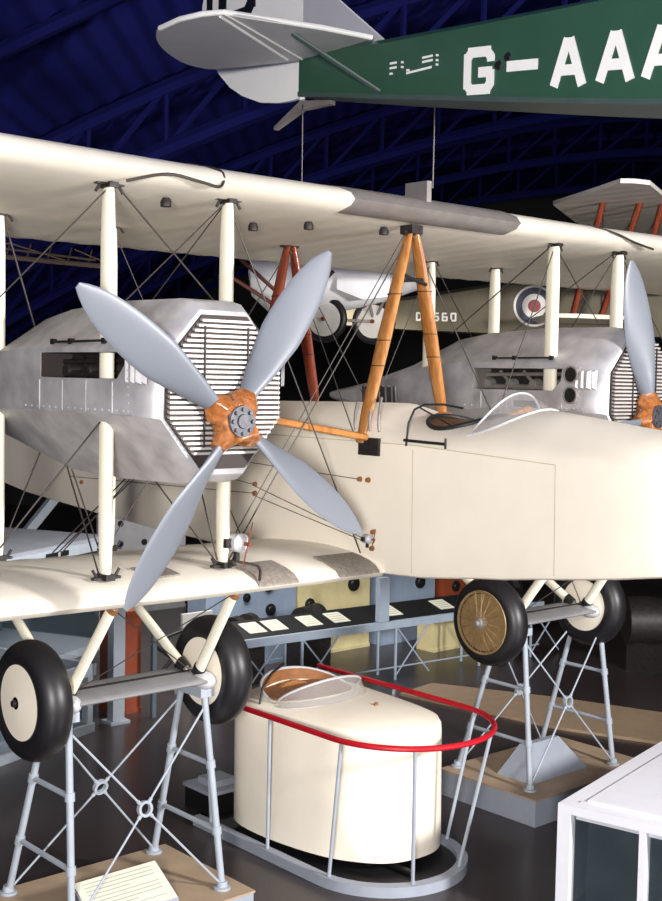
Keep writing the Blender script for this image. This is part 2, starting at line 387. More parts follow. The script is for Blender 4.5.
# fabric/grit walkway patches on the lower wing
def wtop(x, y):
    t = (y-LE)/CH; c = .035*CH*4*t*(1-t); yt = .085*CH*(1.4845*math.sqrt(t)-.63*t-1.758*t*t+1.4215*t**3-.5075*t**4)
    return -1.40-.20*t+c+yt+dih(x)
for x0, x1, ya, yb in ((-1.99, -1.56, .521, .90), (-1.10, -.62, .521, .88), (-2.86, -2.58, .80, 1.1)):
    mb = MB(); R = []
    for i in range(7):
        y = ya+(yb-ya)*i/6
        R.append([Vector((x0, y, wtop(x0, y)+.012)), Vector((x1, y, wtop(x1, y)+.012)), Vector((x1, y, wtop(x1, y)-.006)), Vector((x0, y, wtop(x0, y)-.006))])
    o = mb.loft(R).build('walkway_patch', PATCH, ap); o['label'] = 'grey gritty walkway patch on the wing'
hose([(-2.1, .8, -1.2), (-2.0, .66, -1.215), (-1.93, .60, -1.25), (-1.98, .53, -1.34)], .012).build('wing_cable', WIRE, ap)
# wind driven pump on the inner strut, and a second one on the fuselage side
def pump(c, k):
    c = Vector(c)
    o = MB().lathe([(r*k, h*k) for r, h in [(0, -.12), (.05, -.115), (.085, -.07), (.085, .07), (.05, .13), (0, .14)]], c, (0, 1, 0), 20).build('wind_pump', SILVER, ap)
    b = MB(); n = c+Vector((0, -.16*k, 0))
    b.tube(c+Vector((0, -.1*k, 0)), n+Vector((0, -.03*k, 0)), .018*k)
    for sg in (1, -1):
        R = []
        for t, w in ((.0, .02), (.3, .035), (.8, .03), (1, .008)):
            p = n+Vector((.05*t*sg, 0, sg*.19*t))*k; R.append([p+Vector((w*.8, w*.6, 0))*k, p+Vector((0, .006, 0)), p+Vector((-w*.8, -w*.6, 0))*k, p+Vector((0, -.006, 0))])
        b.loft(R)
    b.build('pump_propeller', REDW, o)
    MB().box(c+Vector((-.13, -.025, -.04))*k, c+Vector((-.06, .04, .04))*k).box(c+Vector((-.02, -.02, -.16))*k, c+Vector((.02, .02, -.07))*k).build('pump_bracket', DARK, o)
pump((-2.03, .78, -1.05), .95); pump((-.63, .68, -1.11), .5)

# ------------------------------------------------------------------ engines, cowlings, propellers
def octo(cx, y, w, zb, zs0, zs1, zt, tw, bw):
    """eight cornered cowling section: half width w, flat sides zs0..zs1, half widths of top and bottom flats"""
    return [Vector(p) for p in ((cx+w, y, zs0), (cx+w, y, zs1), (cx+tw, y, zt), (cx-tw, y, zt), (cx-w, y, zs1), (cx-w, y, zs0), (cx-bw, y, zb), (cx+bw, y, zb))]
def engine(cx, ports):
    na = bpy.data.objects.new('engine_nacelle', None); COL.objects.link(na); na.parent = ap; na.location = Vector((cx, 1.5, 0))-wloc(ap)
    rings = [octo(cx, .115, .50, -.33, .02, .43, .76, .205, .205), octo(cx, .13, .55, -.41, .01, .455, .82, .215, .21), octo(cx, .20, .61, -.46, .02, .485, .88, .22, .21),
             octo(cx, .34, .655, -.49, .03, .515, .91, .23, .21), octo(cx, 1.15, .66, -.51, .03, .53, .915, .23, .2), octo(cx, 2.0, .655, -.49, .025, .53, .87, .21, .2),
             octo(cx, 2.5, .64, -.40, .02, .50, .80, .18, .18), octo(cx, 3.3, .50, -.26, .02, .34, .50, .13, .14), octo(cx, 4.2, .28, -.08, .04, .2, .27, .08, .08), octo(cx, 4.9, .07, .06, .09, .13, .15, .03, .03)]
    R2 = [rings[0]]
    for a, b in zip(rings[:-1], rings[1:]): R2.append(b)
    cow = MB().loft(R2).build('engine_cowling', ALU, ap, 20)
    cow.parent = na; cow.location = wloc(ap)-wloc(na)
    def sub(mb, name, m): return mb.build(name, m, na)
    # openings in the side panels
    y0, y1 = (.44, 1.72) if not ports else (.62, 1.85)
    zlo, zhi = (.295, .495) if not ports else (.24, .47)
    for sg in (-1, 1):
        ct = MB()
        prof = [(y0+.12, zlo), (y1, zlo), (y1, zhi), (y0, zhi), (y0+.02, zlo+.1)]
        ct.prism([(cx+sg*.36, y, z) for y, z in prof], (sg*.5, 0, 0)); cut(cow, ct.build('cutter', DARK))
        ln = MB(); cyp = sum(y for y, z in prof)/5; czp = sum(z for y, z in prof)/5; pin = [(cyp+(y-cyp)*.985, czp+(z-czp)*.97) for y, z in prof]
        ln.loft([[Vector((cx+sg*xx, y, z)) for y, z in pin] for xx in (.362, .652)], cap=False, smooth=False); sub(ln, 'bay_lining', ALUD if ports else CAVITY)
        # the piece of engine seen through the opening
        e = MB(); e.box((cx+sg*.28, y0-.1, zlo-.04), (cx+sg*.37, y1+.02, zhi+.02)); sub(e, 'engine_block', DARK)
        e = MB()
        for k in range(4):
            yy = y0+.22+k*.33
            e.lathe([(.0, .07), (.05, .065), (.07, .0), (.07, -.05)], (cx+sg*.40, yy, zlo+.06), (sg, 0, 0), 14)
            e.tube((cx+sg*.42, yy+.02, zlo+.08), (cx+sg*.42, yy+.16, zhi-.03), .02, n=8)
        e.tube((cx+sg*.44, y0+.1, zhi-.05), (cx+sg*.44, y1, zhi-.07), .02, n=8); e.tube((cx+sg*.43, y0+.1, zlo+.03), (cx+sg*.43, y1, zlo+.03), .03, n=8)
        sub(e, 'engine_cylinders', ALUD if ports else DARK)
        # louvres, seams, lifting bar
        e = MB()
        for k in range(4):
            yy = .22+k*.07 if ports else .2+k*.07
            e.add([(cx+sg*.64, yy-.025, .26), (cx+sg*.64, yy-.025, .46), (cx+sg*.672, yy+.01, .44), (cx+sg*.672, yy+.01, .28), (cx+sg*.645, yy+.02, .26), (cx+sg*.645, yy+.02, .46)], [(0,1,2,3),(3,2,5,4),(1,5,2),(0,3,4)])
        sub(e, 'louvre', ALU)
        for yy in (.62, 1.0, 1.36, 1.73): sub(MB().tube((cx+sg*.658, yy, .04), (cx+sg*.658, yy, zlo-.02), .006, n=4), 'cowling_seam', ALU)
        e = MB(); e.tube((cx+sg*.655, .34, .03), (cx+sg*.659, 1.15, .03), .008, n=4); e.tube((cx+sg*.659, 1.15, .03), (cx+sg*.653, 2.0, .02), .008, n=4)
        for yy in [.36+.1*q for q in range(17)]: e.ball((cx+sg*(.659 if yy < 1.2 else .657), yy, .06), .009, nu=6, nv=4)
        for zz in [.06+.06*q for q in range(8)]: e.ball((cx+sg*.659, .40, zz), .008, nu=6, nv=4)
        sub(e, 'cowling_rivets', ALU)
        e = MB(); e.tube((cx+sg*.625, .78, .585), (cx+sg*.615, 1.6, .58), .010, n=8)
        for yy in (.8, 1.3, 1.58): e.box((cx+sg*.615-.02, yy-.02, .56), (cx+sg*.615+.02, yy+.02, .605))
        sub(e, 'lifting_bar', BLACK)
        if ports:
            for zz in (.41, .20):
                e = MB(); e.lathe([(.0, .02), (.075, .02), (.075, .0)], (cx+sg*.655, .50, zz), (sg, 0, 0), 24); sub(e, 'exhaust_port', BLACK)
                e = MB(); e.lathe([(.075, .0), (.09, .0), (.09, .03), (.075, .03)], (cx+sg*.655, .50, zz), (sg, 0, 0), 24, closed=True); sub(e, 'port_rim', ALUD)
            e = MB(); e.box((cx+sg*.658-.01, .9, .06), (cx+sg*.658+.01, 1.25, .13)); sub(e, 'access_slot', BLACK)
    # radiator
    P = octo(cx, .102, .525, -.365, .015, .435, .785, .207, .205)
    sub(MB().prism([p+Vector((0, .0, 0)) for p in P], (0, .02, 0)), 'radiator_core', CAVITY)
    # cut the slats to the octagon
    e = MB(); n = 27
    def half(z):
        if z > .435: return .525-(z-.435)/(.785-.435)*.318
        if z < .015: return .525-(.015-z)/.38*.32
        return .525
    for k in range(n):
        z = -.24+(.745+.24)*k/(n-1); h = half(z)-.015
        e.add([(cx-h, .104, z-.006), (cx+h, .104, z-.006), (cx+h, .068, z-.014), (cx-h, .068, z-.014), (cx-h, .068, z+.005), (cx+h, .068, z+.005), (cx+h, .104, z+.008), (cx-h, .104, z+.008)],
              [(0,1,2,3),(3,2,5,4),(4,5,6,7),(0,3,4,7),(1,6,5,2)])
    sub(e, 'radiator_shutter', SLAT)
    for q in (-.21, .19): sub(MB().tube((cx+q, .06, -.2), (cx+q, .06, .70), .008, n=6), 'shutter_rod', DARK)
    # underside stub where the nacelle meets its strut frame
    # propeller
    pr = bpy.data.objects.new('propeller', None); COL.objects.link(pr); pr.parent = ap; pr.location = Vector((cx, 0, 0))-wloc(ap)
    return pr
def propeller(pr, cx, ang, py):
    R = 1.62; c = Vector((cx, py, 0))
    for k in range(4):
        a = ang+k*PI/2; r = Vector((math.cos(a), 0, math.sin(a))); t = Vector((-r.z, 0, r.x)); Y = Vector((0, 1, 0)); rings = []
        for i in range(23):
            f = .115+.885*i/22
            if i == 22: f = .998
            ch = .052+.115*min(1, max(0, (f-.09)/.40))**.85
            ch = ch*(1 if f < .55 else max(.04, (1-((f-.55)/.45)**2.2))**.62)
            th = .05*(1-f)**1.1+.008
            if f < .24: th = .05+.02*(.24-f)
            be = math.atan2(.215, f)*1.05
            cd = t*math.cos(be)+Y*math.sin(be); nd = r.cross(cd); ctr = c+r*R*f+cd*(.012*math.sin(f*PI))
            rings.append([ctr+cd*ch*math.cos(u)+nd*th*math.sin(u)*(1 if math.sin(u) > 0 else .55) for u in [2*PI*j/18 for j in range(18)]])
        MB().loft(rings).build('blade', BLADE, pr)
    h = MB()
    # laminated square-ish boss with four stubs
    for k in range(4):
        a = ang+k*PI/2; r = Vector((math.cos(a), 0, math.sin(a))); t = Vector((-r.z, 0, r.x)); Y = Vector((0, 1, 0)); rings = []
        for f, w, dpt, be in ((.0, .125, .10, .9), (.055, .13, .10, .95), (.105, .115, .085, 1.0), (.135, .088, .062, 1.0), (.155, .062, .054, .98)):
            cd = t*math.cos(be)+Y*math.sin(be) if f > .1 else t
            nd = r.cross(cd) if f > .1 else -Y*-1
            if f <= .1: nd = r.cross(t)
            ctr = c+r*R*f
            rings.append([ctr+cd*(w if f > .1 else w)*math.copysign(abs(math.cos(u))**.35, math.cos(u))+nd*dpt*math.copysign(abs(math.sin(u))**.35, math.sin(u)) for u in [2*PI*j/20 for j in range(20)]])
        h.loft(rings)
    h.build('wooden_hub', PROPW, pr)
    p = MB(); p.lathe([(.0, .03), (.05, .03), (.055, .015), (.115, .015), (.12, 0), (.12, -.03)], c+Vector((0, -.105, 0)), (0, -1, 0), 28)
    for k in range(8):
        a = 2*PI*k/8; p.lathe([(0, .035), (.016, .035), (.016, .01)], c+Vector((.09*math.cos(a), -.105, .09*math.sin(a))), (0, -1, 0), 6)
    p.build('hub_plate', mat('hub_plate_steel', (92, 92, 98), .4, metal=.5, var=.3, scale=25), pr)
pr = engine(-XE, False); propeller(pr, -XE, math.radians(90-34.66-.3), -.015)
pr = engine(XE, True); propeller(pr, XE, math.radians(105), -.015)
# dark cross trusses under the nacelles
def lst(a): return a
WIRES = [((-3.18,.84,1.763),(-2.264,.84,.948),.010),((-3.243,.84,1.756),(-4.144,.84,.867),.008),((-2.157,.84,1.742),(-3.109,.84,.887),.008),((-2.12,.9,1.74),(-2.2,1.9,.93),.008),
 ((-3.22,2.62,1.69),(-2.868,2.62,.60),.012),((-3.23,.9,1.756),(-2.6,2.0,.90),.009),((-2.714,2.62,-.078),(-3.237,2.62,-1.253),.010),((-3.313,.84,-.037),(-4.136,.84,-.942),.010),
 ((-2.694,2.62,-.114),(-2.247,2.62,-1.28),.010),((-2.72,2.62,-.1),(-3.25,.95,-1.217),.010),((-3.17,.84,-.092),(-2.186,.84,-1.217),.009),((-2.39,1.7,-.44),(-2.72,2.62,-1.30),.009),
 ((-2.266,1.7,-.42),(-2.74,2.5,-1.29),.009),((-2.077,1.7,-.2),(-2.76,2.4,-1.28),.009),((-2.408,.84,-.43),(-2.187,.84,-1.192),.009),
 ((0,.84,1.70),(-2.08,.84,-1.22),.009),((-.05,.86,1.70),(-2.12,.90,-1.22),.007),((-2.12,.84,1.74),(-.62,.78,-1.25),.009),((0,2.62,1.66),(-2.12,2.62,-1.26),.008),((-2.12,2.62,1.68),(-.57,2.62,-1.3),.008),((-.03,2.6,1.66),(-.58,.9,-.25),.007),
 ((0,.84,1.70),(2.08,.84,-1.22),.009),((2.12,.84,1.74),(.62,.78,-1.25),.009),((0,2.62,1.66),(2.12,2.62,-1.26),.008),((2.12,2.62,1.68),(.57,2.62,-1.3),.008),
 ((2.15,.84,1.73),(2.97,.84,.92),.009),((3.2,.84,1.74),(2.45,.84,.92),.008),((2.12,.9,1.74),(2.15,2.3,.86),.010),((3.2,.9,1.74),(3.0,2.2,.86),.009),((2.13,2.6,1.69),(2.9,2.6,.75),.008),
 ((3.28,.84,1.75),(6.0,.84,-1.15),.009),((3.28,.84,-1.2),(6.0,.84,1.75),.009),((-4.15,.84,.867),(-6.2,.84,-1.15),.009),((2.1,1.0,-.3),(2.12,.84,-1.2),.008),((3.2,1.0,-.3),(3.25,.84,-1.2),.008)]
for p, q, r in WIRES: wire(p, q, r*.72)
mb = MB(); mb.path([(-2.72, 2.5, -.12), (-2.72, 2.62, -.17), (-2.70, 2.75, -.12)], .03, 6); mb.build('wire_anchor', DARK, ap)

# ------------------------------------------------------------------ undercarriage
ZW, YW, RW = -2.27, 1.4, .485
def wheel(x, disc, face):
    wh = MB()
    prof = []
    for i in range(20):
        a = 2*PI*i/20; prof.append((RW-.125+.125*math.cos(a), .142*math.sin(a)))
    wh.lathe(prof, (x, YW, ZW), (1, 0, 0), 48, closed=True)
    o = wh.build('wheel', RUBBER, ap)
    if disc:
        d = MB(); d.lathe([(0, .15), (.06, .15), (.33, .12), (.352, .09), (.352, .05)], (x, YW, ZW), (-1, 0, 0), 40); d.lathe([(0, .15), (.06, .15), (.33, .12), (.352, .09), (.352, .05)], (x, YW, ZW), (1, 0, 0), 40)
        d.build('wheel_disc', CREAM, o)
        h = MB(); h.lathe([(0, .18), (.026, .18), (.03, .17), (.03, .15), (.05, .15), (.05, .12)], (x, YW, ZW), (-1, 0, 0), 16); h.build('hub_cap', DARK, o)
    else:
        d = MB()
        d.lathe([(.32, .146), (.345, .15), (.36, .12), (.36, -.12), (.345, -.15), (.32, -.146)], (x, YW, ZW), (1, 0, 0), 40, closed=True)
        c = Vector((x, YW, ZW))
        for sg in (-1, 1):
            for k in range(32):
                a = 2*PI*k/32+.05*sg; b = a+.35*(1 if k % 2 else -1)
                d.tube(c+Vector((sg*.175, .06*math.cos(a), .06*math.sin(a))), c+Vector((sg*.142, .325*math.cos(b), .325*math.sin(b))), .005, n=5)
            d.lathe([(.345, .128), (.06, .13)], (x, YW, ZW), (sg, 0, 0), 40)
        d.build('wire_spokes', SPOKE, o)
        h = MB(); h.lathe([(0, .25), (.03, .25), (.035, .21), (.05, .21), (.05, .18), (.075, .175), (.075, -.175), (0, -.175)], (x, YW, ZW), (-1, 0, 0), 18); h.build('hub_cap', ALUD, o)
for s_ in (-1, 1):
    c = s_*XE+(.1 if s_ > 0 else 0)
    for hx in (-.88, .88): wheel(c+hx, not (s_ > 0 and hx < 0), -1)
    for hx in (-.63, .63):
        for ty, tz in ((.70, -1.44), (2.6, -1.54)):
            p, q = Vector((c+hx*.92, ty, tz)), Vector((c+hx, YW-(.12 if ty < 1 else -.05), ZW+.02))
            MB().tube(p, q, .034, .034, 14, flat=((0, 1, 0), 1.6)).build('undercarriage_strut', STRUTC, ap)
            MB().tube(p+(q-p)*.0, p+(q-p)*.05, .039, .039, 12, flat=((0, 1, 0), 1.6)).build('undercarriage_fitting', LEATHER if ty < 1 else DARK, ap); MB().tube(p+(q-p)*.92, p+(q-p)*1.0, .044, .044, 12, flat=((0, 1, 0), 1.5)).build('undercarriage_fitting', DARK, ap)
    # flat streamlined axle fairing
    R = []
    for x in (c-.62, c+.62):
        R.append([Vector((x, YW+.30*math.cos(a)+.0, ZW-.02+.045*math.sin(a))) for a in [2*PI*i/20 for i in range(20)]])
    MB().loft(R).build('axle_fairing', FAIR, ap)
    mb = MB(); mb.tube((c-.98, YW, ZW), (c+.98, YW, ZW), .035); mb.build('axle', DARK, ap)
    for hx in (-.66, .66):
        mb = MB(); mb.ball((c+hx, YW-.17, ZW-.03), .11, sc=(.9, 1.25, .75)); mb.ball((c+hx, YW+.1, ZW-.02), .09, sc=(.8, 1.6, .7)); mb.build('axle_end_fairing', SILVER, ap)
    wire((c-.6, .7, -1.45), (c+.6, YW-.1, ZW+.03), .005); wire((c+.6, .7, -1.45), (c-.6, YW-.1, ZW+.03), .005)
# biplane tail far behind
for z in (.55,):
    mb = MB(); R = []
    for x in (-2.4, -2.2, 0, 2.2, 2.4):
        k = 1 if abs(x) < 2.3 else .6
        R.append([Vector((x, 10.4+.75*k*math.cos(a), z+.045*math.sin(a)*k)) for a in [2*PI*i/16 for i in range(16)]])
    mb.loft(R).build('tailplane', FABRIC, ap)
for x in (-.8, .8):
    MB().tube((x, 10.2, .50), (x*.2, 10.0, -.2), .03, flat=((0, 1, 0), 2)).build('tail_strut', STRUTC, ap)

# ================================================================== TRESTLES AND PLINTHS
ZP = -4.1
def trestle(xa, xb, ztop, label):
    t = thing('support_trestle', ((xa+xb)/2, 1.55, ZP), label, 'stand', 'steel trestles under the biplane axles')
    sg = 1
    mid = (xa+xb)/2
    def leg_pts(x, f):
        xt = mid+(x-mid)*.9
        return Vector((xt, 1.22 if f else 1.56, ztop)), Vector((x, 1.02 if f else 2.08, ZP))
    tops = {}
    for x in (xa, xb):
        for f in (1, 0):
            p, q = leg_pts(x, f); tops[(x, f)] = (p, q)
            o = MB().tube(p, q, .030, .031, 12).build('leg', STEEL, t)
            for k in (.36, .70): c = p.lerp(q, k); d = (q-p).normalized(); MB().tube(c-d*.035, c+d*.035, .042, n=12).build('clamp_collar', STEEL, o)
            b = MB(); b.lathe([(.075, 0), (.075, .02), (.05, .025), (.045, .07), (0, .07)], q, (0, 0, 1), 14); b.build('foot_flange', STEEL, o)
        for k in (.36, .70):
            MB().tube(tops[(x, 1)][0].lerp(tops[(x, 1)][1], k), tops[(x, 0)][0].lerp(tops[(x, 0)][1], k), .022, n=10).build('rung', STEEL, t)
        c = tops[(x, 1)][0].lerp(tops[(x, 0)][0], .5)
        MB().box(c+Vector((-.07, -.22, -.02)), c+Vector((.07, .22, .06))).build('axle_saddle', STEEL, t)
    for f in (1, 0):
        a0, a1 = tops[(xa, f)]; b0, b1 = tops[(xb, f)]
        p1, p2 = a0.lerp(a1, .06), b0.lerp(b1, .98); q1, q2 = b0.lerp(b1, .06), a0.lerp(a1, .98)
        # the two diagonals cross at a ring
        def cross(p1, p2, q1, q2):
            w = (p2-p1).length+1e-6; best = None
            for i in range(101):
                P = p1.lerp(p2, i/100)
                for j in range(101):
                    Q = q1.lerp(q2, j/100); d = (P-Q).length
                    if best is None or d < best[0]: best = (d, (P+Q)/2)
            return best[1]
        c = cross(p1, p2, q1, q2)
        for e in (p1, p2, q1, q2):
            d = (e-c).normalized(); MB().tube(c+d*.06, e, .010, n=8).build('brace_rod', STEEL, t)
            MB().tube(c+d*.045, c+d*.1, .017, n=8).build('rod_end', STEEL, t)
        r = MB(); ax = (p2-p1).cross(q2-q1).normalized(); r.lathe([(.045, -.02), (.068, -.02), (.068, .02), (.045, .02)], c, ax, 20, closed=True); r.build('brace_ring', STEEL, t)
    return t
trestle(-3.42, -1.95, -2.42, 'grey tubular steel trestle on the plinth with the cream sign, nearest the camera')
trestle(2.20, 3.70, -2.42, 'grey tubular steel trestle on the farther plinth, beyond the red railed cockpit section')
def plinth(x0, x1, y0, y1, label, zp=ZP):
    o = thing('plinth', ((x0+x1)/2, (y0+y1)/2, -4.4), label, 'plinth')
    mb = MB(); mb.box((x0, y0, -4.4), (x1, y1, zp-.02)); mb.build('plinth_body', PLSIDE, o)
    mb = MB(); mb.box((x0-.01, y0-.01, zp-.02), (x1+.01, y1+.01, zp)); mb.build('plinth_top', TANPLY, o)
plinth(-3.66, -1.76, .82, 2.18, 'low tan topped plinth under the near trestle at lower left')
plinth(2.0, 4.1, .78, 2.16, 'low plinth with tan top and grey sides under the farther trestle')
# cream information sign on the near plinth, grey wedge block on the far one
def sloped(name, c, w, d, h, rot, m, label, cat):
    o = thing(name, c, label, cat); M = Matrix.Translation(c) @ Matrix.Rotation(rot, 4, 'Z')
    P = [(-w/2, -d/2, 0), (-w/2, d/2, 0), (-w/2, d/2, h), (-w/2, -d/2, .03)]
    return o, M, P
c = Vector((-2.80, 1.22, ZP)); o, M, P = sloped('information_sign', c, .82, .36, .24, 0, CARD, 'sloped cream information sign with faint lines of print on near plinth', 'sign')
MB().prism([M @ Vector(p) for p in P], (.82, 0, 0)).build('sign_base', PLSIDE, o)
sl = Vector((0, .36, .21)); nn = Vector((0, -.21, .36)).normalized()
q = MB(); a = M @ Vector((-.40, -.175, .035)); q.prism([a, a+Vector((.80, 0, 0)), a+Vector((.80, 0, 0))+sl*.97, a+sl*.97], nn*.008); sp = q.build('sign_face', CARD, o)
q = MB()
for k in range(9):
    L = .66 if k % 4 != 3 else .4; b = a+Vector((.07, 0, 0))+sl*(.86-.09*k)+nn*.008; q.prism([b, b+Vector((L, 0, 0)), b+Vector((L, 0, 0))+sl*.022, b+sl*.022], nn*.002)
q.build('print_lines', TEXTL, sp)
c = Vector((2.86, 1.38, ZP)); q = MB(); yy = 0
w, d, h = 1.0, .5, .34
vs = [c+Vector(p) for p in ((-w/2, -d/2, 0), (w/2, -d/2, 0), (w/2, d/2, 0), (-w/2, d/2, 0), (-w/2+.2, .02, h), (w/2-.2, .02, h), (w/2-.2, .1, h), (-w/2+.2, .1, h))]
q.add(vs, [(3,2,1,0), (4,5,6,7), (0,1,5,4), (1,2,6,5), (2,3,7,6), (3,0,4,7)])
tag(q.build('wedge_block', PLSIDE, loc=c), 'grey wedge shaped block lying on the farther plinth between trestle legs', 'block')

# ================================================================== COCKPIT SECTION WITH RED RAIL
def ushape(cx, half, y_nose, y_back, n=24, k=1.0):
    """open U outline: back left, round the nose, back right; k stretches the nose"""
    pts = [(cx-half, y_back)]
    for i in range(n+1):
        a = PI+PI*i/n; pts.append((cx+half*math.cos(a), y_nose+half*k+half*k*math.sin(a)))
    pts.append((cx+half, y_back)); return pts
BX = .17
cs = thing('cockpit_section', (0.15, 1.7, -4.4), 'cream rounded cockpit nose section with open cockpit standing inside the red railed barrier', 'cockpit')
def smooth(P, n=7):
    P = [Vector(p) for p in P]; out = []
    for i in range(len(P)-1):
        p0, p1, p2, p3 = P[max(i-1, 0)], P[i], P[i+1], P[min(i+2, len(P)-1)]
        for k in range(n):
            t = k/n; out.append(.5*((2*p1)+(p2-p0)*t+(2*p0-5*p1+4*p2-p3)*t*t+(3*p1-p0-3*p2+p3)*t**3))
    return out+[P[-1]]
SB = smooth([(-.2,2.78,0),(-.50,2.74,0),(-.63,2.52,0),(-.66,2.1,0),(-.60,1.58,0),(-.47,1.15,0),(-.2,.81,0),(.15,.70,0),(.49,.76,0),(.78,1.05,0),(.9,1.6,0),(.93,2.1,0),(.93,2.5,0),(.78,2.74,0),(.5,2.78,0)])
STP = smooth([(-.2,2.78,0),(-.50,2.74,0),(-.64,2.52,0),(-.57,2.1,0),(-.48,1.65,0),(-.36,1.15,0),(-.06,.85,0),(.2,.77,0),(.48,.79,0),(.76,1.05,0),(.86,1.6,0),(.90,2.1,0),(.92,2.5,0),(.78,2.74,0),(.5,2.78,0)])
def sec(t, z, k=1.0):
    out = []
    for a, b in zip(SB, STP):
        p = a.lerp(b, t); x = BX+(p.x-BX)*k; y = p.y if p.y > 2.7 else 1.7+(p.y-1.7)*(k+(1-k)*.12)
        out.append(Vector((x, y, z)))
    return out
rings = [sec(0, -4.25), sec(.1, -4.15), sec(.5, -3.65), sec(.9, -3.15), sec(1, -3.07, .995), sec(1, -3.02, .96), sec(1, -2.985, .86), sec(1, -2.955, .7), sec(1, -2.93, .45), sec(1, -2.92, .2), sec(1, -2.918, .03)]
body = MB().loft(rings).build('section_body', CREAM, cs, 40)
CX, CY, CRX, CRY = BX-.06, 2.33, .52, .40
cutr = MB().loft([[Vector((CX+CRX*math.cos(a), CY+CRY*math.sin(a), z)) for a in [2*PI*i/32 for i in range(32)]] for z in (-3.35, -2.5)]).build('cutter', DARK); cut(body, cutr)
E2 = lambda k, z: [Vector((CX+CRX*k*math.cos(a), CY+CRY*k*math.sin(a), z)) for a in [2*PI*i/32 for i in range(32)]]
MB().loft([E2(.985, -2.93), E2(.98, -3.2), E2(.93, -3.33), E2(.1, -3.34)]).build('cockpit_well', LEATHER, cs)
MB().path([(CX+CRX*math.cos(a), CY+CRY*math.sin(a), -2.935-.045*abs(math.cos(a))**2) for a in [2*PI*i/40 for i in range(40)]], .025, 8, closed=True).build('cockpit_coaming', CREAM, cs)
n_ = 28; inn, out = [], []
for i in range(n_+1):
    a = -.25+(PI+.5)*i/n_; h = -2.955-.03*abs(math.cos(a))**2+.17*max(0, math.sin(a)+.25)**.8/1.2
    for L_, k, z in ((out, 1.13, -3.02), (out, 1.02, h), (inn, .985, h), (inn, .97, -3.25)): L_.append(Vector((CX+CRX*k*math.cos(a), min(2.775, CY+CRY*k*math.sin(a)), z)))
def band(L_, m, nm):
    c_ = MB(); c_.add(L_, [(2*i, 2*i+1, 2*i+3, 2*i+2) for i in range(n_)], 0, True); c_.build(nm, m, cs)
band(out, CREAM, 'rear_coaming'); band(inn, LEATHER, 'coaming_lining')
MB().path([out[2*i+1] for i in range(n_+1)], .016, 8).build('coaming_rim', SILVER, cs)
R = []
for k in (0, 1): R.append([Vector((CX+.34*math.cos(a), CY+.22+.05*k, -3.3+.42*max(0, math.sin(a))**.7)) for a in [PI*i/16 for i in range(17)]])
MB().loft(R).build('seat_back', WICK, cs)
top, bot = [], []
for i in range(25):
    a = PI*i/24; x = CX+.58*math.cos(a); y = CY-.16-.46*math.sin(a)
    bot.append(Vector((x, y, -2.93-.06*abs(math.cos(a))**2))); top.append(Vector((CX+.54*math.cos(a), y+.16*math.sin(a), -2.92-.05*abs(math.cos(a))**2+.20*math.sin(a)**.6)))
w_ = MB(); w_.add(bot+top, [(i, i+1, 26+i, 25+i) for i in range(24)], 0, True); w_ = w_.build('windscreen', SCREEN, cs)
b = MB(); b.path(top, .013, 6); b.path(bot, .013, 6); b.build('windscreen_rim', SILVER, w_)
MB().path([(CX-.62, CY-.02, -3.16), (CX-.63, CY+.0, -2.98), (CX-.56, CY+.05, -2.84), (CX-.4, CY+.1, -2.72), (CX-.2, CY+.15, -2.66)], .014, 6).build('guard_hoop', BLACK, cs)
MB().lathe([(0, .025), (.02, .025), (.025, .0)], (BX+.05, 1.4, -2.922), (0, 0, 1), 12).build('deck_knob', LEATHER, cs)
sk = MB(); sk.box((BX-.4, 1.2, -4.36), (BX+.5, 2.5, -4.24)); sk.tube((BX-.4, 1.0, -4.30), (BX+.45, 1.0, -4.30), .03); sk.tube((BX-.2, .6, -4.32), (BX-.2, 1.2, -4.32), .03); sk.build('support_skid', BLACK, cs)
# barrier: grey kerb, leaning posts, red rail
br = thing('barrier', (.15, 1.6, -4.4), 'U shaped barrier of grey posts with a red top rail around the cream cockpit section', 'barrier')
o_ = ushape(.06, .84, .27, 3.1, 24, 1); i_ = ushape(.06, .75, .38, 3.1, 24, 1)
mb = MB(); n = len(o_)
lo = [(x, y, -4.4) for x, y in o_]+[(x, y, -4.4) for x, y in i_]; hi = [(x, y, -4.3) for x, y in o_]+[(x, y, -4.3) for x, y in i_]
fs = []
for i in range(n-1): fs += [(i, i+1, 2*n+i+1, 2*n+i), (n+i+1, n+i, 3*n+i, 3*n+i+1), (2*n+i, 2*n+i+1, 3*n+i+1, 3*n+i), (i+1, i, n+i, n+i+1)]
fs += [(0, 2*n, 3*n, n), (n-1, 2*n-1, 4*n-1, 3*n-1)]
mb.add(lo+hi, fs, 0, True); mb.build('kerb', PLSIDE, br)
fl = MB(); fl.prism([(x, y, -4.39) for x, y in i_], (0, 0, .03)); fl.build('base_tray', BLACK, br)
ro = ushape(.12, .90, .05, 3.2, 28, 1.0); zr = -2.97
MB().path([(x, y, zr) for x, y in ro], .028, 10).build('top_rail', RED, br)
def onU(U, t):
    L = [0]
    for a, b in zip(U[:-1], U[1:]): L.append(L[-1]+math.dist(a, b))
    s_ = t*L[-1]
    for i in range(len(U)-1):
        if L[i+1] >= s_: k = (s_-L[i])/(L[i+1]-L[i]+1e-9); return (U[i][0]+(U[i+1][0]-U[i][0])*k, U[i][1]+(U[i+1][1]-U[i][1])*k)
    return U[-1]
m_ = [((a[0]+b[0])/2, (a[1]+b[1])/2) for a, b in zip(o_, i_)]
for t in (.04, .185, .325, .44, .555, .67, .83, .96):
    p, q = onU(m_, t+.012*(.4 < t < .5)), onU(ro, t-.018*(.4 < t < .5)); MB().tube((p[0], p[1], -4.3), (q[0], q[1], zr), .018, n=10).build('post', STEEL, br)
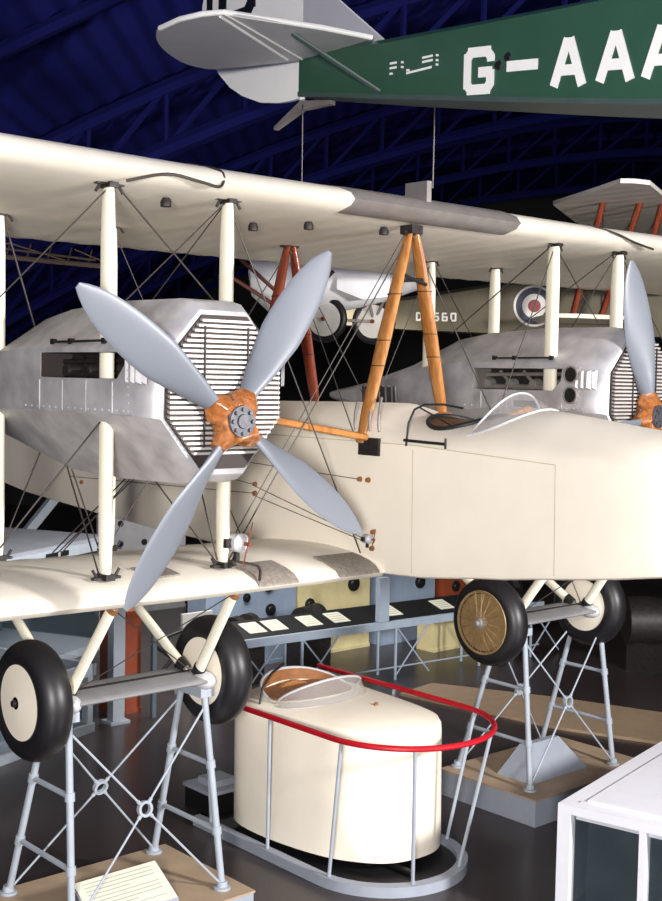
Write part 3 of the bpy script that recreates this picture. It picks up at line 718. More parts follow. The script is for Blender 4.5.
# dark case at the back of the barrier
q = MB(); x0, x1, y0, y1 = -.52, -.02, 3.14, 3.62
q.box((x0, y0, -4.4), (x1, y1, -4.16)); q.box((x0-.02, y0-.02, -4.16), (x1+.02, y1+.02, -4.12), 1); q.box((x0+.1, y0+.1, -4.12), (x1-.1, y1-.1, -4.05), 1)
tag(q.build('equipment_box', [BLACK, PLSIDE], loc=(-.25, 3.4, -4.4)), 'black equipment box with grey lid on the floor behind the cream cockpit section', 'box')

# ================================================================== WHITE DISPLAY CASE
cc = Vector((.235, -.876, -3.3)); a_ = math.radians(12.4)
MC = Matrix.Translation(cc) @ Matrix.Rotation(a_, 4, 'Z')
dc = thing('display_case', MC @ Vector((1.5, -1.5, -1.1)), 'white framed glass display case with flat white lid at lower right', 'display case')
Wc, Dc = 3.0, 3.2            # local x runs to the right and away, local -y towards the viewer
def cb(a, b, mb=None): return (mb or MB()).box(a, b, 0, MC)
lid = cb((0, -Dc, -.075), (Wc, 0, 0)); lid = lid.build('lid', TREAD, dc)
e = MB(); cb((.19, -Dc, .0), (Wc, -.19, .018), e); e.build('raised_lid_panel', TREAD, lid)
e = MB(); e.lathe([(0, .006), (.012, .006), (.012, 0)], MC @ Vector((.14, -.14, 0)), (0, 0, 1), 10); e.build('lid_screw', ALUD, lid)
for x, y in ((0, -.12), (0, -.80), (0, -1.6), (0, -2.4), (0, -Dc), (Wc-.12, -.12), (Wc-.12, -Dc)):
    w = .12 if y in (-.12, -Dc) else .06
    cb((x, y, -1.1), (x+.10, y+w, -.075)).build('corner_post' if w > .1 else 'mullion', TREAD, dc)
cb((0, -Dc, -1.1), (Wc, 0, -1.0)).build('case_base', mat('dark_case_floor', (40, 44, 50), .5), dc)
cb((.07, -Dc+.1, -.13), (.09, -.14, -.09)).build('header_rail', TREAD, dc)
e = MB(); cb((.055, -Dc+.1, -1.0), (.062, -.1, -.1), e); e.build('glass_pane', GLASS, dc)
e = MB(); cb((.1, -.062, -1.0), (Wc-.1, -.055, -.1), e); e.build('glass_pane', GLASS, dc)
cb((.30, -Dc+.1, -1.0), (Wc-.2, -.15, -.14)).build('back_board', mat('dark_case_lining', (30, 36, 42), .6, var=.5, scale=4), dc)
# ================================================================== GREEN AEROPLANE HANGING ABOVE
T = Vector((-.692, 1.733, 2.937))
gp = thing('green_aeroplane', T, 'dark green aeroplane with white registration letters hanging above the cream biplane', 'aircraft')
def G(n, s, z): return T+Vector((-.0189*n-.99982*s, -.99982*n+.0189*s, z))
def gring(n, half, zb, zt, crown=.06):
    s0 = -.14
    pts = [G(n, s0+half, zb), G(n, s0+half, zt-crown), G(n, s0+half*.8, zt-crown*.3), G(n, s0+half*.35, zt), G(n, s0-half*.35, zt), G(n, s0-half*.8, zt-crown*.3), G(n, s0-half, zt-crown), G(n, s0-half, zb)]
    return pts
GS = [(0, .10, .045, .44), (.5, .14, -.045, .42), (1.25, .20, -.185, .34), (2.4, .27, -.39, .25), (3.3, .32, -.55, .185), (4.1, .35, -.685, .14), (5.2, .38, -.84, .10), (6.4, .38, -.97, .02), (7.4, .35, -.98, -.12), (7.8, .27, -.93, -.25), (7.95, .15, -.82, -.42)]
MB().loft([gring(n, h, zb, zt) for n, h, zb, zt in GS]).build('fuselage', GREEN, gp, 25)
e = MB()
e.loft([[G(n, -.14+h+.012, zb+.035), G(n, -.14+h+.012, zb-.006), G(n, -.14-h-.012, zb-.006), G(n, -.14-h-.012, zb+.035)] for n, h, zb, zt in GS]); e.build('keel_strip', GREENB, gp)
def gside(n, z):
    for a, b in zip(GS[:-1], GS[1:]):
        if a[0] <= n <= b[0]:
            return -.14+a[1]+(b[1]-a[1])*(n-a[0])/(b[0]-a[0])
    return .2
def glet(ch, n0, z0, w, h, skew=-.115, thick=.085):
    mb = MB()
    def place(x, y): n = n0+x*w; return G(n, gside(n, 0)+.003, z0+y*h+(x*w)*skew)
    st = [(x0, y0, x1, y1) for x0, y0, x1, y1 in FONT[ch]]
    # strokes are drawn in metric units so that bars keep one width
    st = [(a*w, b*h, c*w, d*h) for a, b, c, d in st]
    stroke_text(mb, st, lambda x, y: place(x/w, y/h), thick, Vector((-.006, 0, 0)))
    return mb.build('registration_letter', WHITE, gp)
glet('G', 2.32, -.30, .325, .29, -.118, .08); glet('-', 2.81, -.35, .28, .30, -.118, .08)
for n0, z0 in ((3.275, -.40), (3.705, -.438), (4.105, -.478)): glet('A', n0, z0, .275, .275, -.118, .078)
e = MB()
for k, (n0, n1, z) in enumerate(((1.38, 1.47, .075), (1.53, 1.56, .06), (1.38, 1.47, .035), (1.53, 1.56, .02), (1.38, 1.42, -.01), (1.60, 1.92, -.045), (1.80, 1.93, .045), (1.80, 1.93, .01), (1.97, 2.0, .035), (1.97, 2.0, -.005), (1.97, 2.0, -.04), (1.6, 1.64, -.02))):
    e.prism([G(n, gside(n, 0)+.003, zz) for n, zz in ((n0, z), (n1, z-.006), (n1, z+.012), (n0, z+.018))], (-.004, 0, 0))
e.build('stencilled_notice', WHITE, gp)
e = MB()
for n0, z0 in ((2.69, -.17), (2.79, -.125)): e.lathe([(0, .012), (.03, .012), (.038, 0)], G(n0, gside(n0, 0), z0), (-1, 0, 0), 14)
e.build('control_grommet', BLACK, gp)
# tailplane: near half and far half, elevator hinge
def tp(sign):
    key = [(1.06, 0), (1.0, .5), (.86, 1.15), (.78, 1.38), (.62, 1.48), (.35, 1.53), (0, 1.50), (-.25, 1.38), (-.55, 1.10), (-.80, .74), (-.85, .5), (-.78, .35), (-.3, .12), (-.02, 0)]
    outl = []
    for i in range(len(key)-1):
        p0, p1, p2, p3 = [Vector(key[max(0, min(len(key)-1, i+j))]) for j in (-1, 0, 1, 2)]
        for k in range(5):
            t = k/5; v = .5*((2*p1)+(p2-p0)*t+(2*p0-5*p1+4*p2-p3)*t*t+(3*p1-p0-3*p2+p3)*t**3); outl.append((v.x, v.y))
    outl.append(key[-1])
    b = [G(n, s if sign > 0 else -.28-s, .36) for n, s in outl]
    mb = MB(); mb.prism(b, (0, 0, .035)); return mb.build('tailplane', SILVER, gp)
tp(1); tp(-1)
e = MB(); e.tube(G(.0, .1, .355), G(.72, 1.38, .355), .012, n=6); e.tube(G(.12, .02, .352), G(.8, 1.38, .352), .008, n=6); e.build('elevator_hinge', WHITE, gp)
e = MB(); e.path([G(n, s, .378) for n, s in ((1.06, 0), (1.0, .5), (.78, 1.38), (.62, 1.48), (.35, 1.53), (0, 1.5))], .024, 8); e.build('tailplane_leading_edge', WHITE, gp)
e = MB(); e.tube(G(1.25, gside(1.25, 0), -.13), G(.72, .62, .36), .016, .016, 8, flat=((0, 1, 0), 1.8)); e.build('tailplane_strut', GREENB, gp)
def vplate(pts, name, m, off=-.14, th=.04): return MB().prism([G(n, off+th/2, z) for n, z in pts], (th, 0, 0)).build(name, m, gp)
vplate([(-.06, .05), (-.25, .045), (-.42, .055), (-.7, .10), (-1.0, .21), (-1.22, .33), (-1.42, .50), (-1.57, .68), (-1.68, .88), (-1.73, 1.08), (-1.73, 1.25), (-1.67, 1.45), (-1.55, 1.6), (-1.3, 1.71), (-1.0, 1.75), (-.7, 1.72), (-.4, 1.62), (-.2, 1.44), (-.06, 1.2)], 'rudder', WHITE)
vplate([(1.09, .37), (.45, .86), (.1, 1.2), (-.05, 1.3), (-.05, .40)], 'fin', SILVER)
e = MB(); e.tube(G(-.03, -.11, .02), G(-.03, -.11, .5), .03, n=8); e.tube(G(.02, -.09, .02), G(.02, -.09, .5), .012, n=6); e.build('rudder_post', WHITE, gp)
e = MB()
for (x0, y0, x1, y1) in FONT['G']:
    pass
def place(x, y): return G(-1.42+x, -.14+.023, 1.02+y)
stroke_text(e, [(a*.62, b*.62, c*.62, d*.62) for a, b, c, d in FONT['G']], place, .13, Vector((-.006, 0, 0))); e.build('rudder_letter', BLACKL, gp)
e = MB(); e.prism([place(-.12, -.06), place(-.22, -.06), place(-.22, .6), place(-.12, .6)], (-.006, 0, 0)); e.build('rudder_letter', BLACKL, gp)
e = MB(); e.prism([G(.35, -.14, -.03), G(-.1, -.14, 0.03), G(-.5, -.14, -.16), G(-.5, -.14, -.19), G(-.08, -.14, -.06), G(.35, -.14, -.07)], (.06, 0, 0)); e.build('tail_skid', ALUD, gp)
for n_, s_, top in ((-.02, -.11, False), (1.72, -.14, False)):
    p = G(n_, s_, -.02 if n_ < 1 else -.22); wz = 1.98
    tag(MB().tube(p, Vector((p.x+.05, p.y+.05, 1.97)), .007, n=6).build('steel_cable', WIRE, loc=(p.x, p.y, 1.97)), ('thin steel cable below the tail post of the green aeroplane' if n_ < 1 else 'thin steel cable below the middle of the green fuselage'), 'cable')

# ================================================================== OTHER AIRCRAFT BEHIND
AV = Vector((7.375, 5.442, 1.529)); u = RH; w = -FH
def A(a, b, c=0): return AV+u*a+Vector((0, 0, b))+w*c
av = thing('khaki_biplane', (AV.x, AV.y, 1.1), 'khaki biplane with round marking and cream wings hanging in the background', 'aircraft')
R = []
for a, t, bt, h in ((-4.2, -.06, -.30, .08), (-2.0, .10, -.42, .22), (-.5, .36, -.46, .34), (.6, .46, -.48, .38), (2.4, .44, -.46, .38), (3.4, .3, -.4, .3)):
    R.append([A(a, bt, h), A(a, t-.06, h), A(a, t, h*.6), A(a, t, -h*.6), A(a, t-.06, -h), A(a, bt, -h)])
MB().loft(R).build('fuselage', KHAKI, av, 25)
e = MB()
def ring(r0, r1, off, mi):
    n = 36; vs = []
    c = A(-.02, -.02, .345+off)
    def sk(a, b):
        p = A(-.02+a, -.02+b, 0); t = (a-.02+.5)/1.1; return p+w*(.34+.04*t+off)
    for i in range(n):
        t = 2*PI*i/n; vs.append(sk(r0*math.cos(t), r0*math.sin(t)))
    for i in range(n):
        t = 2*PI*i/n; vs.append(sk(r1*math.cos(t), r1*math.sin(t)))
    e.add(vs, [(i, (i+1) % n, n+(i+1) % n, n+i) for i in range(n)], mi)
ring(.29, .325, .004, 1); ring(.19, .29, .004, 0); ring(.10, .19, .004, 1); ring(.001, .10, .004, 2)
e.build('roundel', [NAVY, ROUNDW, ROUNDR], av)
e = MB()
for i, ch in enumerate('D7560'):
    a0 = -1.86+i*.135
    def place(x, y, a0=a0):
        aa = a0+x; t = (aa+2.0)/1.5; return A(aa, -.27+y, .22+.12*t+.004)
    stroke_text(e, [(p*.085, q*.11, r*.085, s*.11) for p, q, r, s in FONT[ch]], place, .028, w*.004)
e.build('serial_number', ROUNDW, av)
# wings reach towards the viewer
def avwing(pts, z, name):
    return MB().prism([Vector((x, y, z)) for x, y in pts], (0, 0, .06)).build(name, FABRIC, av)
avwing([(6.55, 4.42), (5.9, 3.2), (5.48, 2.46), (5.62, 2.33), (5.87, 2.27), (6.73, 2.66), (11.2, 4.86), (11.0, 6.4), (8.37, 5.41)], 2.95, 'upper_wing')
avwing([(6.75, 4.9), (6.0, 3.95), (6.2, 3.7), (7.3, 3.3), (8.8, 4.2), (8.0, 5.6)], 1.25, 'lower_wing')
for p, q in (((6.85, 3.74, 2.96), (6.49, 3.95, 1.30)), ((7.26, 3.39, 2.96), (6.80, 3.67, 1.30)), ((7.52, 3.18, 2.96), (7.12, 3.39, 1.30))):
    MB().tube(p, q, .05, flat=((1, 1, 0), 1.6)).build('interplane_strut', REDW, av)
for p, q in (((6.85, 3.74, 2.9), (6.80, 3.67, 1.3)), ((7.26, 3.39, 2.9), (6.49, 3.95, 1.3)), ((7.52, 3.18, 2.9), (6.80, 3.67, 1.3))): MB().tube(p, q, .012, n=5).build('bracing_wire', WIRE, av)

WSILV = mat('white_silver_dope', (236, 236, 238), .55, var=.04)
wa = thing('silver_monoplane', (2.9, 5.4, .7), 'silver aircraft with white disc wheels hanging behind the centre section struts', 'aircraft')
WV = Vector((2.911, 5.355, 1.107))
def Wp(a, b, c=0): return WV+u*a+Vector((0, 0, b))+w*c
# silver fuselage seen from the front quarter
R = []
for a, rr, zc in ((-1.05, .02, .62), (-1.0, .28, .6), (-.75, .46, .56), (-.3, .52, .62), (.3, .50, .66), (.8, .44, .72), (1.4, .3, .8)):
    R.append([Wp(a, zc+rr*1.05*math.sin(t), rr*math.cos(t)) for t in [2*PI*i/20 for i in range(20)]])
MB().loft(R).build('fuselage', WSILV, wa)
MB().prism([Wp(-.9, .95, .2), Wp(1.3, 1.15, .2), Wp(1.3, 1.15, -1.2), Wp(-.9, .95, -1.2)], (0, 0, .08)).build('wing', WSILV, wa)
MB().prism([Wp(.15, .66, .5), Wp(.85, .72, .45), Wp(.85, .3, .45), Wp(.5, .25, .5), Wp(.15, .38, .5)], w*.06).build('belly_panel', WSILV, wa)
for a, c in ((0, .25), (.67, -.2)):
    o = MB().lathe([(.265+.05*math.cos(t), .05*math.sin(t)) for t in [2*PI*i/12 for i in range(12)]], Wp(a, 0, c), w*.94+u*-.34, 32, closed=True).build('wheel', RUBBER, wa)
    MB().lathe([(0, .06), (.25, .03)], Wp(a, 0, c), w*.94+u*-.34, 28).build('wheel_disc', ROUNDW, o)
    MB().lathe([(0, .09), (.03, .09), (.03, .05)], Wp(a, 0, c), w*.94+u*-.34, 10).build('hub_cap', REDW, o)
for p, q in ((Wp(0, 0, .2), Wp(.2, .4, .2)), (Wp(0, 0, .2), Wp(-.25, .3, .2)), (Wp(.67, 0, -.2), Wp(.55, .4, 0)), (Wp(.67, 0, -.2), Wp(.85, .4, 0)), (Wp(0, 0, .22), Wp(.67, 0, -.18))):
    MB().tube(p, q, .022, n=8).build('undercarriage_strut', ALUD, wa)
for p, q in ((Wp(-1.2, .82, .62), Wp(-.35, .08, .62)), (Wp(-1.3, .55, .62), Wp(-.4, .0, .62)), (Wp(-1.2, .82, .62), Wp(-1.7, .82, .62)), (Wp(-.35, .12, .62), Wp(.1, .62, .5))):
    MB().tube(p, q, .026, n=8).build('brown_strut', mat('dark_brown_strut', (92, 44, 34), .5), wa)
# skeleton wing on the left
SKEL = mat('dull_bare_wood', (92, 78, 64), .7, var=.15)
sf = thing('skeleton_wing', (.6, 8.7, 1.8), 'bare tan wing skeleton with thin ribs hanging beyond the biplane at left', 'wing')
p0, p1 = Vector((-.6, 9.6, 2.02)), Vector((1.35, 8.1, 1.84))
MB().tube(p0, p1, .03, flat=((0, 0, 1), 1.2)).build('spar', SKEL, sf); MB().tube(p0+Vector((0, 0, .14)), p1+Vector((-.25, .2, .1)), .018, n=6).build('spar', SKEL, sf)
for k in range(9):
    c = p0.lerp(p1, k/8.5); MB().tube(c+Vector((0, 0, -.03)), c+Vector((.1, .05, .22)), .012, n=6).build('rib', SKEL, sf)
for a, b in ((0, 3), (3, 1), (3, 6), (6, 8)): MB().tube(p0.lerp(p1, a/8)+Vector((0, 0, .2)), p0.lerp(p1, b/8), .009, n=5).build('bracing_wire', SPOKE, sf)

# ================================================================== EXHIBITS ON THE FLOOR BEHIND
# long label rail on a lattice stand
lr = thing('label_rail', (4.6, 6.4, -4.4), 'long pale blue rail with a sloping black label board, behind the cockpit section', 'rail')
RAILM = mat('pale_steel_blue', (158, 172, 188), .45, var=.06)
rx0, rx1 = 2.25, 8.6
def ry(x): return 6.62-.085*(x-1.2)
def rp(x, dy, z): return Vector((x, ry(x)+dy, z))
e = MB(); e.prism([rp(rx0, 0, -3.56), rp(rx1, 0, -3.56), rp(rx1, 0, -3.44), rp(rx0, 0, -3.44)], (0, .06, 0)); e.build('front_beam', RAILM, lr)
sl = Vector((0, .55, .17)); e = MB(); e.prism([rp(rx0, .03, -3.45), rp(rx1, .03, -3.45), rp(rx1, .03, -3.45)+sl, rp(rx0, .03, -3.45)+sl], (0, .02, -.03)); e.build('label_board', BLACK, lr)
for x in (2.5, 3.6, 5.4, 7.2, 8.4):
    MB().tube(rp(x, .1, -4.4), rp(x, .1, -3.5), .025, n=8).build('leg', RAILM, lr); MB().tube(rp(x, .5, -4.4), rp(x, .5, -3.35), .025, n=8).build('leg', RAILM, lr)
    e = MB(); e.tube(rp(x, .1, -4.35), rp(x+.7, .1, -3.55), .014, n=6); e.tube(rp(x+.7, .1, -4.35), rp(x, .1, -3.55), .014, n=6); e.build('lattice_brace', RAILM, lr)
e = MB(); e.tube(rp(rx0, .1, -4.2), rp(rx1, .1, -4.2), .014, n=6); e.build('lower_rail', RAILM, lr)
nrm = sl.cross(Vector((1, 0, 0))).normalized(); nrm = nrm if nrm.z > 0 else -nrm
spots = (2.74, 3.12, 3.75, 4.27, 5.32, 6.42)
desc = ('leftmost, beside the near tyre', 'second from the left', 'third from the left', 'just left of the blue upright', 'just right of the blue upright', 'rightmost, beside the spoked wheel')
for x, d in zip(spots, desc):
    a = rp(x, .03, -3.45)+sl*.28+nrm*.004; e = MB()
    e.prism([a, a+Vector((.30, -.026, 0)), a+Vector((.30, -.026, 0))+sl*.55, a+sl*.55], nrm*.006)
    for k in range(4):
        b = a+Vector((.04, 0, 0))+sl*(.09+.11*k)+nrm*.006; e.prism([b, b+Vector((.22, -.02, 0)), b+Vector((.22, -.02, 0))+sl*.03, b+sl*.03], nrm*.002, 1)
    tag(e.build('label_card', [CARD, TEXTL], loc=a), 'white caption card on the black label board, '+d, 'card', 'caption cards on the label rail')
MB().box((4.98, 6.31, -3.5), (5.19, 6.40, -2.75)).box((4.95, 6.29, -3.52), (5.22, 6.42, -3.44)).build('upright', RAILM, lr)

def cabinet(name, x0, x1, y, z0, z1, d, m, label, cat, dials=(), dm=BLACK, extra=None):
    o = thing(name, ((x0+x1)/2, y, -4.4), label, cat)
    e = MB(); e.box((x0, y, z0), (x1, y+d, z1)); e.box((x0-.02, y-.02, z1), (x1+.02, y+d, z1+.04)); e.box((x0-.01, y-.015, z0), (x1+.01, y+d, z0+.06))
    e.build('cabinet_body', m, o)
    for x, z, r in dials:
        k = MB(); k.lathe([(0, .05), (r*.5, .05), (r*.6, .03), (r, .03), (r, 0)], (x, y, z), (0, -1, 0), 18); k.build('dial', dm, o)
    return o
cabinet('instrument_cabinet', 3.2, 5.05, 8.4, -4.4, -2.85, .5, BLUEP, 'pale blue instrument cabinet with dark knobs behind the label rail, left', 'cabinet', ((4.0, -3.25, .07), (4.45, -3.1, .1), (4.5, -3.5, .1), (3.8, -3.6, .08), (4.2, -3.75, .09), (4.0, -3.0, .06)))
cabinet('yellow_exhibit_case', 5.1, 6.75, 8.4, -4.4, -2.9, .4, CREAMP, 'pale yellow exhibit panel with one black round dial, right of the knob cabinet', 'panel', ((6.35, -3.25, .13), (5.35, -3.5, .1)))
cabinet('blue_exhibit_case', 6.95, 8.3, 8.3, -4.4, -2.85, .3, BLUEP, 'pale blue exhibit board right of the rail upright under the cream nose', 'board', ((7.9, -3.35, .12),))
cabinet('orange_brown_chest', 8.45, 9.9, 8.2, -4.4, -3.25, .5, REDB, 'orange brown chest with dark fittings behind the spoked wheel', 'chest', ((8.75, -3.5, .1), (8.6, -3.75, .1)))
cabinet('low_plinth_box', 7.3, 9.0, 7.35, -4.4, -3.75, .4, CREAMP, 'low cream plinth box under the right end of the label rail', 'plinth')
e = MB(); e.box((8.95, 8.1, -3.3), (9.25, 8.14, -3.05)); tag(e.build('white_notice', CARD, loc=(9.1, 8.1, -3.3)), 'small white notice standing on the orange brown chest', 'notice')
# dark machinery in front of the cabinets
for i, (x, y, s_, lb) in enumerate(((3.3, 7.6, .22, 'dark iron machine part beneath the wing beside the near tyre'), (4.75, 7.7, .2, 'dark iron machine part in front of the pale yellow panel'), (9.45, 7.6, .26, 'dark iron machine part in front of the orange brown chest'))):
    o = thing('machine_part', (x, y, -4.4), lb, 'machine')
    MB().box((x-.3, y-.2, -4.4), (x+.3, y+.2, -3.75)).build('base', DARK, o)
    MB().lathe([(0, -.25), (s_, -.25), (s_, -.1), (s_*.6, -.08), (s_*.6, .1), (s_, .12), (s_, .25), (0, .25)], (x, y, -3.55), (1, .3, 0), 20).build('drum', DARK, o)

# left: tall glazed case, low glazed case, red brown cabinet, dotted panel, frames
def glazed(name, c, rot, w, d, z0, z1, roof, label):
    M = Matrix.Translation(Vector(c)) @ Matrix.Rotation(rot, 4, 'Z'); o = thing(name, Vector(c), label, 'display case')
    o.location.z = -4.4
    MB().box((0, 0, z1-.06), (w, d, z1), 0, M).build('case_top', roof, o)
    MB().box((-.03, -.03, z1-.22), (w+.03, .05, z1-.06), 0, M).box((-.03, -.03, z1-.22), (.05, d+.03, z1-.06), 0, M).box((w-.05, -.03, z1-.22), (w+.03, d+.03, z1-.06), 0, M).build('fascia', STEEL, o)
    e = MB(); e.box((-.02, -.02, z0), (w+.02, d+.02, z0+.12), 0, M); e.build('case_base', STEEL, o)
    for x, y in ((0, 0), (w-.1, 0), (0, d-.1), (w-.1, d-.1)): MB().box((x, y, z0), (x+.1, y+.1, z1-.1), 0, M).build('corner_post', STEEL, o)
    MB().box((.1, .03, z0+.12), (w-.1, .04, z1-.2), 0, M).box((w-.04, .1, z0+.12), (w-.03, d-.1, z1-.2), 0, M).build('glass_pane', GLASS, o)
    MB().box((.2, d*.6, z0+.12), (w-.2, d*.62, z1-.25), 0, M).build('inner_board', mat('case_back_board', (66, 84, 88), .6, var=.2), o)
    return M
Mg = glazed('glazed_case', (.0, 9.6, 0), math.radians(26), 3.4, 3.4, -4.4, -2.46, mat('grey_case_roof', (140, 143, 152), .5, var=.08, scale=2), 'grey roofed glazed case behind the near wing at far left')
tag(MB().box((1.55, -.06, -2.64), (1.85, -.032, -2.56), 0, Mg).box((1.95, -.06, -2.64), (2.15, -.032, -2.56), 0, Mg).build('dark_plate', BLACK, loc=Mg @ Vector((1.6, -.06, -2.6))), 'small dark plate fixed on the fascia of the grey roofed case', 'plate')
Ml = glazed('low_glazed_case', (-1.6, 6.1, 0), math.radians(20), 1.9, 2.6, -4.4, -3.42, GLASS, 'low glazed case with pale blue frame under the near wing beside the nearest wheel')
o = thing('exhibit_tray', Ml @ Vector((.9, 1.2, -4.4)), 'white tray of flat exhibits inside the low glazed case', 'tray')
MB().box((.2, .4, -4.28), (1.7, 2.2, -3.7), 0, Ml).build('tray_base', mat('case_blue', (110, 128, 136), .5), o); MB().box((.3, .5, -3.7), (1.2, 1.2, -3.62), 0, Ml).box((.9, 1.4, -3.7), (1.6, 2.1, -3.6), 0, Ml).build('tray_top', CARD, o)
cabinet('red_brown_cabinet', .86, 1.22, 7.2, -4.4, -3.0, .5, REDB, 'tall red brown cabinet between the low glazed case and the near wheels', 'cabinet')
e = MB(); e.box((.56, 6.85, -4.4), (.74, 7.0, -2.75)); e.box((.54, 6.83, -2.75), (.76, 7.02, -2.7)); e.box((.50, 6.8, -4.4), (.80, 7.05, -4.36)); tag(e.build('white_blue_post', STEEL, loc=(.65, 6.9, -4.4)), 'pale blue grey post left of the red brown cabinet', 'post')
cabinet('dotted_cabinet', 4.4, 6.3, 13.4, -4.4, -2.35, .3, mat('white_metal_panel', (150, 150, 152), .4), 'white metal panel with four dark round holes beyond the grey roofed case', 'panel', ((4.75, -2.6, .06), (5.3, -2.6, .06), (4.75, -3.0, .06), (5.3, -3.0, .06)))
for x, y, lb in ((1.7, 16.2, 'leftmost'), (2.75, 15.8, 'middle'), (4.0, 15.2, 'rightmost')):
    e = MB()
    if lb == 'rightmost': e.tube((3.6, 15.2, -3.0), (4.9, 14.9, -1.4), .12, n=4)
    else: e.box((x-.08, y-.05, -4.4), (x+.08, y+.05, -1.0)); e.box((x-.12, y-.08, -4.4), (x+.12, y+.08, -4.3))
    if lb == 'rightmost': e.box((3.5, 15.1, -4.4), (3.7, 15.3, -2.9))
    tag(e.build('grey_upright', STEEL, loc=(x, y, -4.4)), lb+' of three grey uprights in the dark below the rear fuselage', 'upright', 'grey uprights beneath the rear fuselage')
e = MB(); e.box((2.2, 7.6, -4.4), (2.75, 7.65, -3.2)); e.box((2.15, 7.58, -4.4), (2.8, 7.72, -4.3))
tag(e.build('pale_panel', mat('pale_panel', (196, 196, 190), .5), loc=(2.9, 7.6, -4.4)), 'pale standing panel behind the inner near wheel', 'panel')
o = thing('lattice_stand', (1.55, 6.85, -4.4), 'blue grey lattice stand with crossed bars behind the near axle', 'stand')
for p, q in (((1.2, 6.85, -4.4), (1.2, 6.85, -3.1)), ((1.9, 6.85, -4.4), (1.9, 6.85, -3.1))): MB().tube(p, q, .045, n=4).build('leg', mat('blue_grey_lattice', (84, 96, 108), .5), o)
for p, q in (((1.2, 6.85, -3.9), (1.9, 6.85, -3.3)), ((1.2, 6.85, -3.4), (1.9, 6.85, -3.9)), ((1.2, 6.85, -3.35), (1.9, 6.85, -3.2))): MB().tube(p, q, .025, n=6).build('cross_bar', BLACK, o)
# tan platform strip across the floor at right
o = MB(); o.prism([(4.75, 5.6, -4.4), (5.0, 4.25, -4.4), (5.2, 2.96, -4.4), (5.71, 1.68, -4.4), (6.4, .0, -4.4), (7.9, .5, -4.4), (6.99, 2.53, -4.4), (6.49, 3.96, -4.4), (5.6, 5.75, -4.4)], (0, 0, .04))
tag(o.build('floor_platform', STRIPE, loc=(6, 2.5, -4.4)), 'low tan platform strip across the dark floor behind the farther trestle', 'platform')
# dark drum tail behind the far wheel
o = MB(); o.lathe([(0, 0), (.4, 0), (.42, .3), (.36, .9), (.42, 1.5), (.4, 1.8), (0, 1.8)], (9.0, 4.6, -3.6), (.75, -.66, 0), 24)
o.box((8.9, 4.0, -4.4), (9.3, 4.5, -3.9)); o.box((9.9, 3.1, -4.4), (10.3, 3.6, -3.9))
tag(o.build('dark_engine', DARK, loc=(9.3, 4.2, -4.4)), 'dark shiny engine casing in shadow beyond the farthest wheel', 'engine')
# row of dark pipes behind the fuselage deck
o = bpy.data.objects.new('exhaust_pipes', None); COL.objects.link(o); o.parent = ap
for k in range(6):
    MB().tube((.42, 1.42+.09*k, .0), (.42, 1.44+.09*k, .26), .022, n=8).build('pipe', DARK, o)
MB().box((.36, 1.38, -.1), (.48, 1.95, .02)).build('pipe_base', DARK, o)

# ================================================================== THE HALL
def hallmat(name, rgb, rough, var, scale, **k): return mat(name, rgb, rough, var=var, scale=scale, **k)
FLOOR = mat('dark_polished_floor', (58, 50, 50), .28, var=.18, scale=.8, bump=.03, bscale=3)
WALLM = mat('near_black_wall', (9, 10, 14), .9, var=.2)
ROOF = mat('navy_roof_sheet', (19, 22, 86), 1, var=.1, scale=1.5, spec=.08)
TRUSS = mat('navy_steel', (15, 17, 66), 1, var=.1, spec=.08)
LT0, LT1, DP0, DP1 = -14, 18, -4, 44
fl = MB(); fl.prism([plan(LT0, DP0, -4.42), plan(LT1, DP0, -4.42), plan(LT1, DP1, -4.42), plan(LT0, DP1, -4.42)], (0, 0, .02)); struct(fl.build('floor', FLOOR))
def vault(lat): return 7.0-.019*(lat-9.0)**2
e = MB(); P = [plan(LT0, DP1, -4.4), plan(LT1, DP1, -4.4), plan(LT1, DP1, 9), plan(LT0, DP1, 9)]; e.prism(P, FH*.2); struct(e.build('wall_back', WALLM))
e = MB(); P = [plan(LT0, DP0, -4.4), plan(LT0, DP1, -4.4), plan(LT0, DP1, 9), plan(LT0, DP0, 9)]; e.prism(P, -RH*.2); struct(e.build('wall_left', WALLM))
e = MB(); P = [plan(LT1, DP0, -4.4), plan(LT1, DP1, -4.4), plan(LT1, DP1, 9), plan(LT1, DP0, 9)]; e.prism(P, RH*.2); struct(e.build('wall_right', WALLM))
# corrugated barrel vault: corrugations run along the hall
e = MB(); vs, fs = [], []; N = 400
for i in range(N+1):
    lat = LT0+(LT1-LT0)*i/N; z = vault(lat)+(.05 if i % 4 < 2 else 0); vs += [plan(lat, 2, z), plan(lat, DP1, z)]
for i in range(N): fs.append((2*i, 2*i+2, 2*i+3, 2*i+1))
e.add(vs, fs); struct(e.build('ceiling', ROOF))
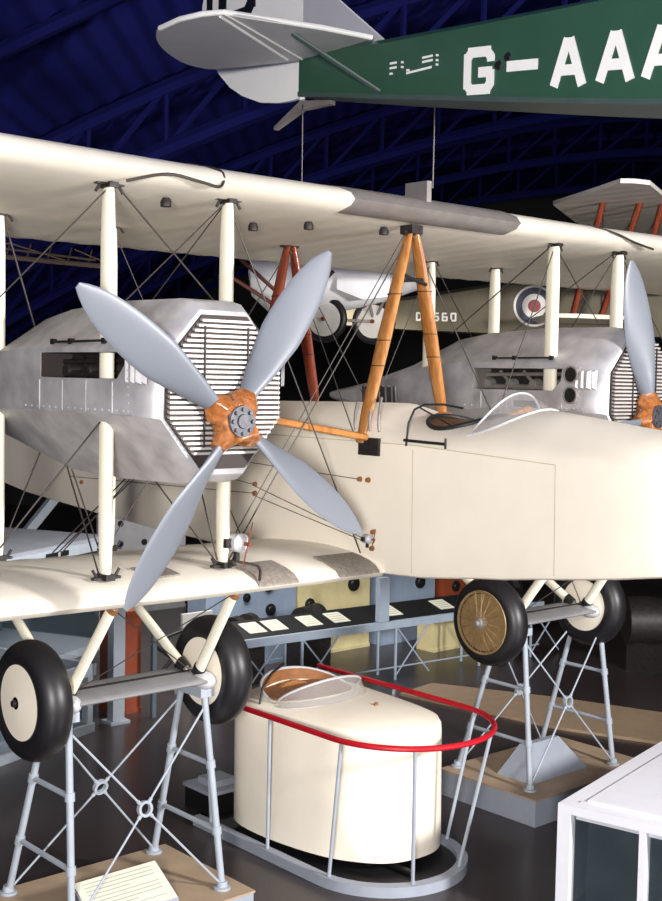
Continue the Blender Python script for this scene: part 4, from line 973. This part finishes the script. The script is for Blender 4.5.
# curved roof trusses with two chords and zigzag webs
def truss(dep, skew, lat0, lat1, name):
    e = MB(); n = int((lat1-lat0)/1.1)
    U = []; Lw = []
    for i in range(n+1):
        lat = lat0+(lat1-lat0)*i/n; d = dep+skew*(lat-lat0); z = vault(lat)
        U.append(plan(lat, d, z-.15)); Lw.append(plan(lat, d, z-1.0))
    e.path(U, .11, 6); e.path(Lw, .11, 6)
    for i in range(n):
        e.tube(U[i], Lw[i], .045, n=5); e.tube(Lw[i], U[i+1], .045, n=5)
    struct(e.build(name, TRUSS))
k = 1
for dep, full in ((18.5, 1), (26, 1), (32, 1), (38, 1)):
    truss(dep, -.05, LT0+.5, LT1-.5, 'trim_%d' % k); k += 1
for dep in (11.5, 14.5, 23, 29, 35):
    e = MB(); pts = [plan(LT0+.3+i*.8, dep-.04*i, vault(LT0+.3+i*.8)-.08) for i in range(39)]; e.path(pts, .09, 6); struct(e.build('trim_%d' % k, TRUSS)); k += 1

# ================================================================== LIGHT
def area(name, loc, target, size, power, col=(1, 1, 1)):
    l = bpy.data.lights.new(name, 'AREA'); l.shape = 'DISK'; l.size = size; l.energy = power; l.color = col
    o = bpy.data.objects.new(name, l); COL.objects.link(o); o.location = loc
    o.rotation_euler = (Vector(target)-Vector(loc)).to_track_quat('-Z', 'Y').to_euler(); return o
area('flash_left', (-11.0, -9.5, .5), (-1.5, 0, -.8), 1.4, 1900, (1, .97, .94))
area('flash_right', (1.5, -11.5, 1.8), (.5, 0, -.8), 1.4, 2500, (1, .97, .95))
area('exhibit_fill', (4.0, 6.6, 1.0), (5.2, 9.0, -4.0), 2.5, 170, (1, .97, .92))  # added fill without a real fitting, brightens the cabinets behind the label rail
area('exhibit_fill', (2.3, 7.2, -.2), (1.6, 11.5, -3.5), 2.0, 230, (1, .98, .95))  # second added fill, lifts the dark cases at the left rear
area('overhead_fill', (1.5, 2.5, 6.6), (1.5, 2.0, 0), 6, 420, (1, .98, .96))  # unseen overhead fill added above the view to brighten the floor
w = bpy.data.worlds.new('World'); bpy.context.scene.world = w; w.use_nodes = True
bg = w.node_tree.nodes['Background']; bg.inputs[0].default_value = (.96, .96, 1, 1); bg.inputs[1].default_value = .6
sc = bpy.context.scene; sc.view_settings.view_transform = 'Standard'; sc.view_settings.exposure = 0

# lift the whole place so that the floor lies at z = 0
for o in list(COL.objects):
    if o.parent is None: o.location.z += LIFT
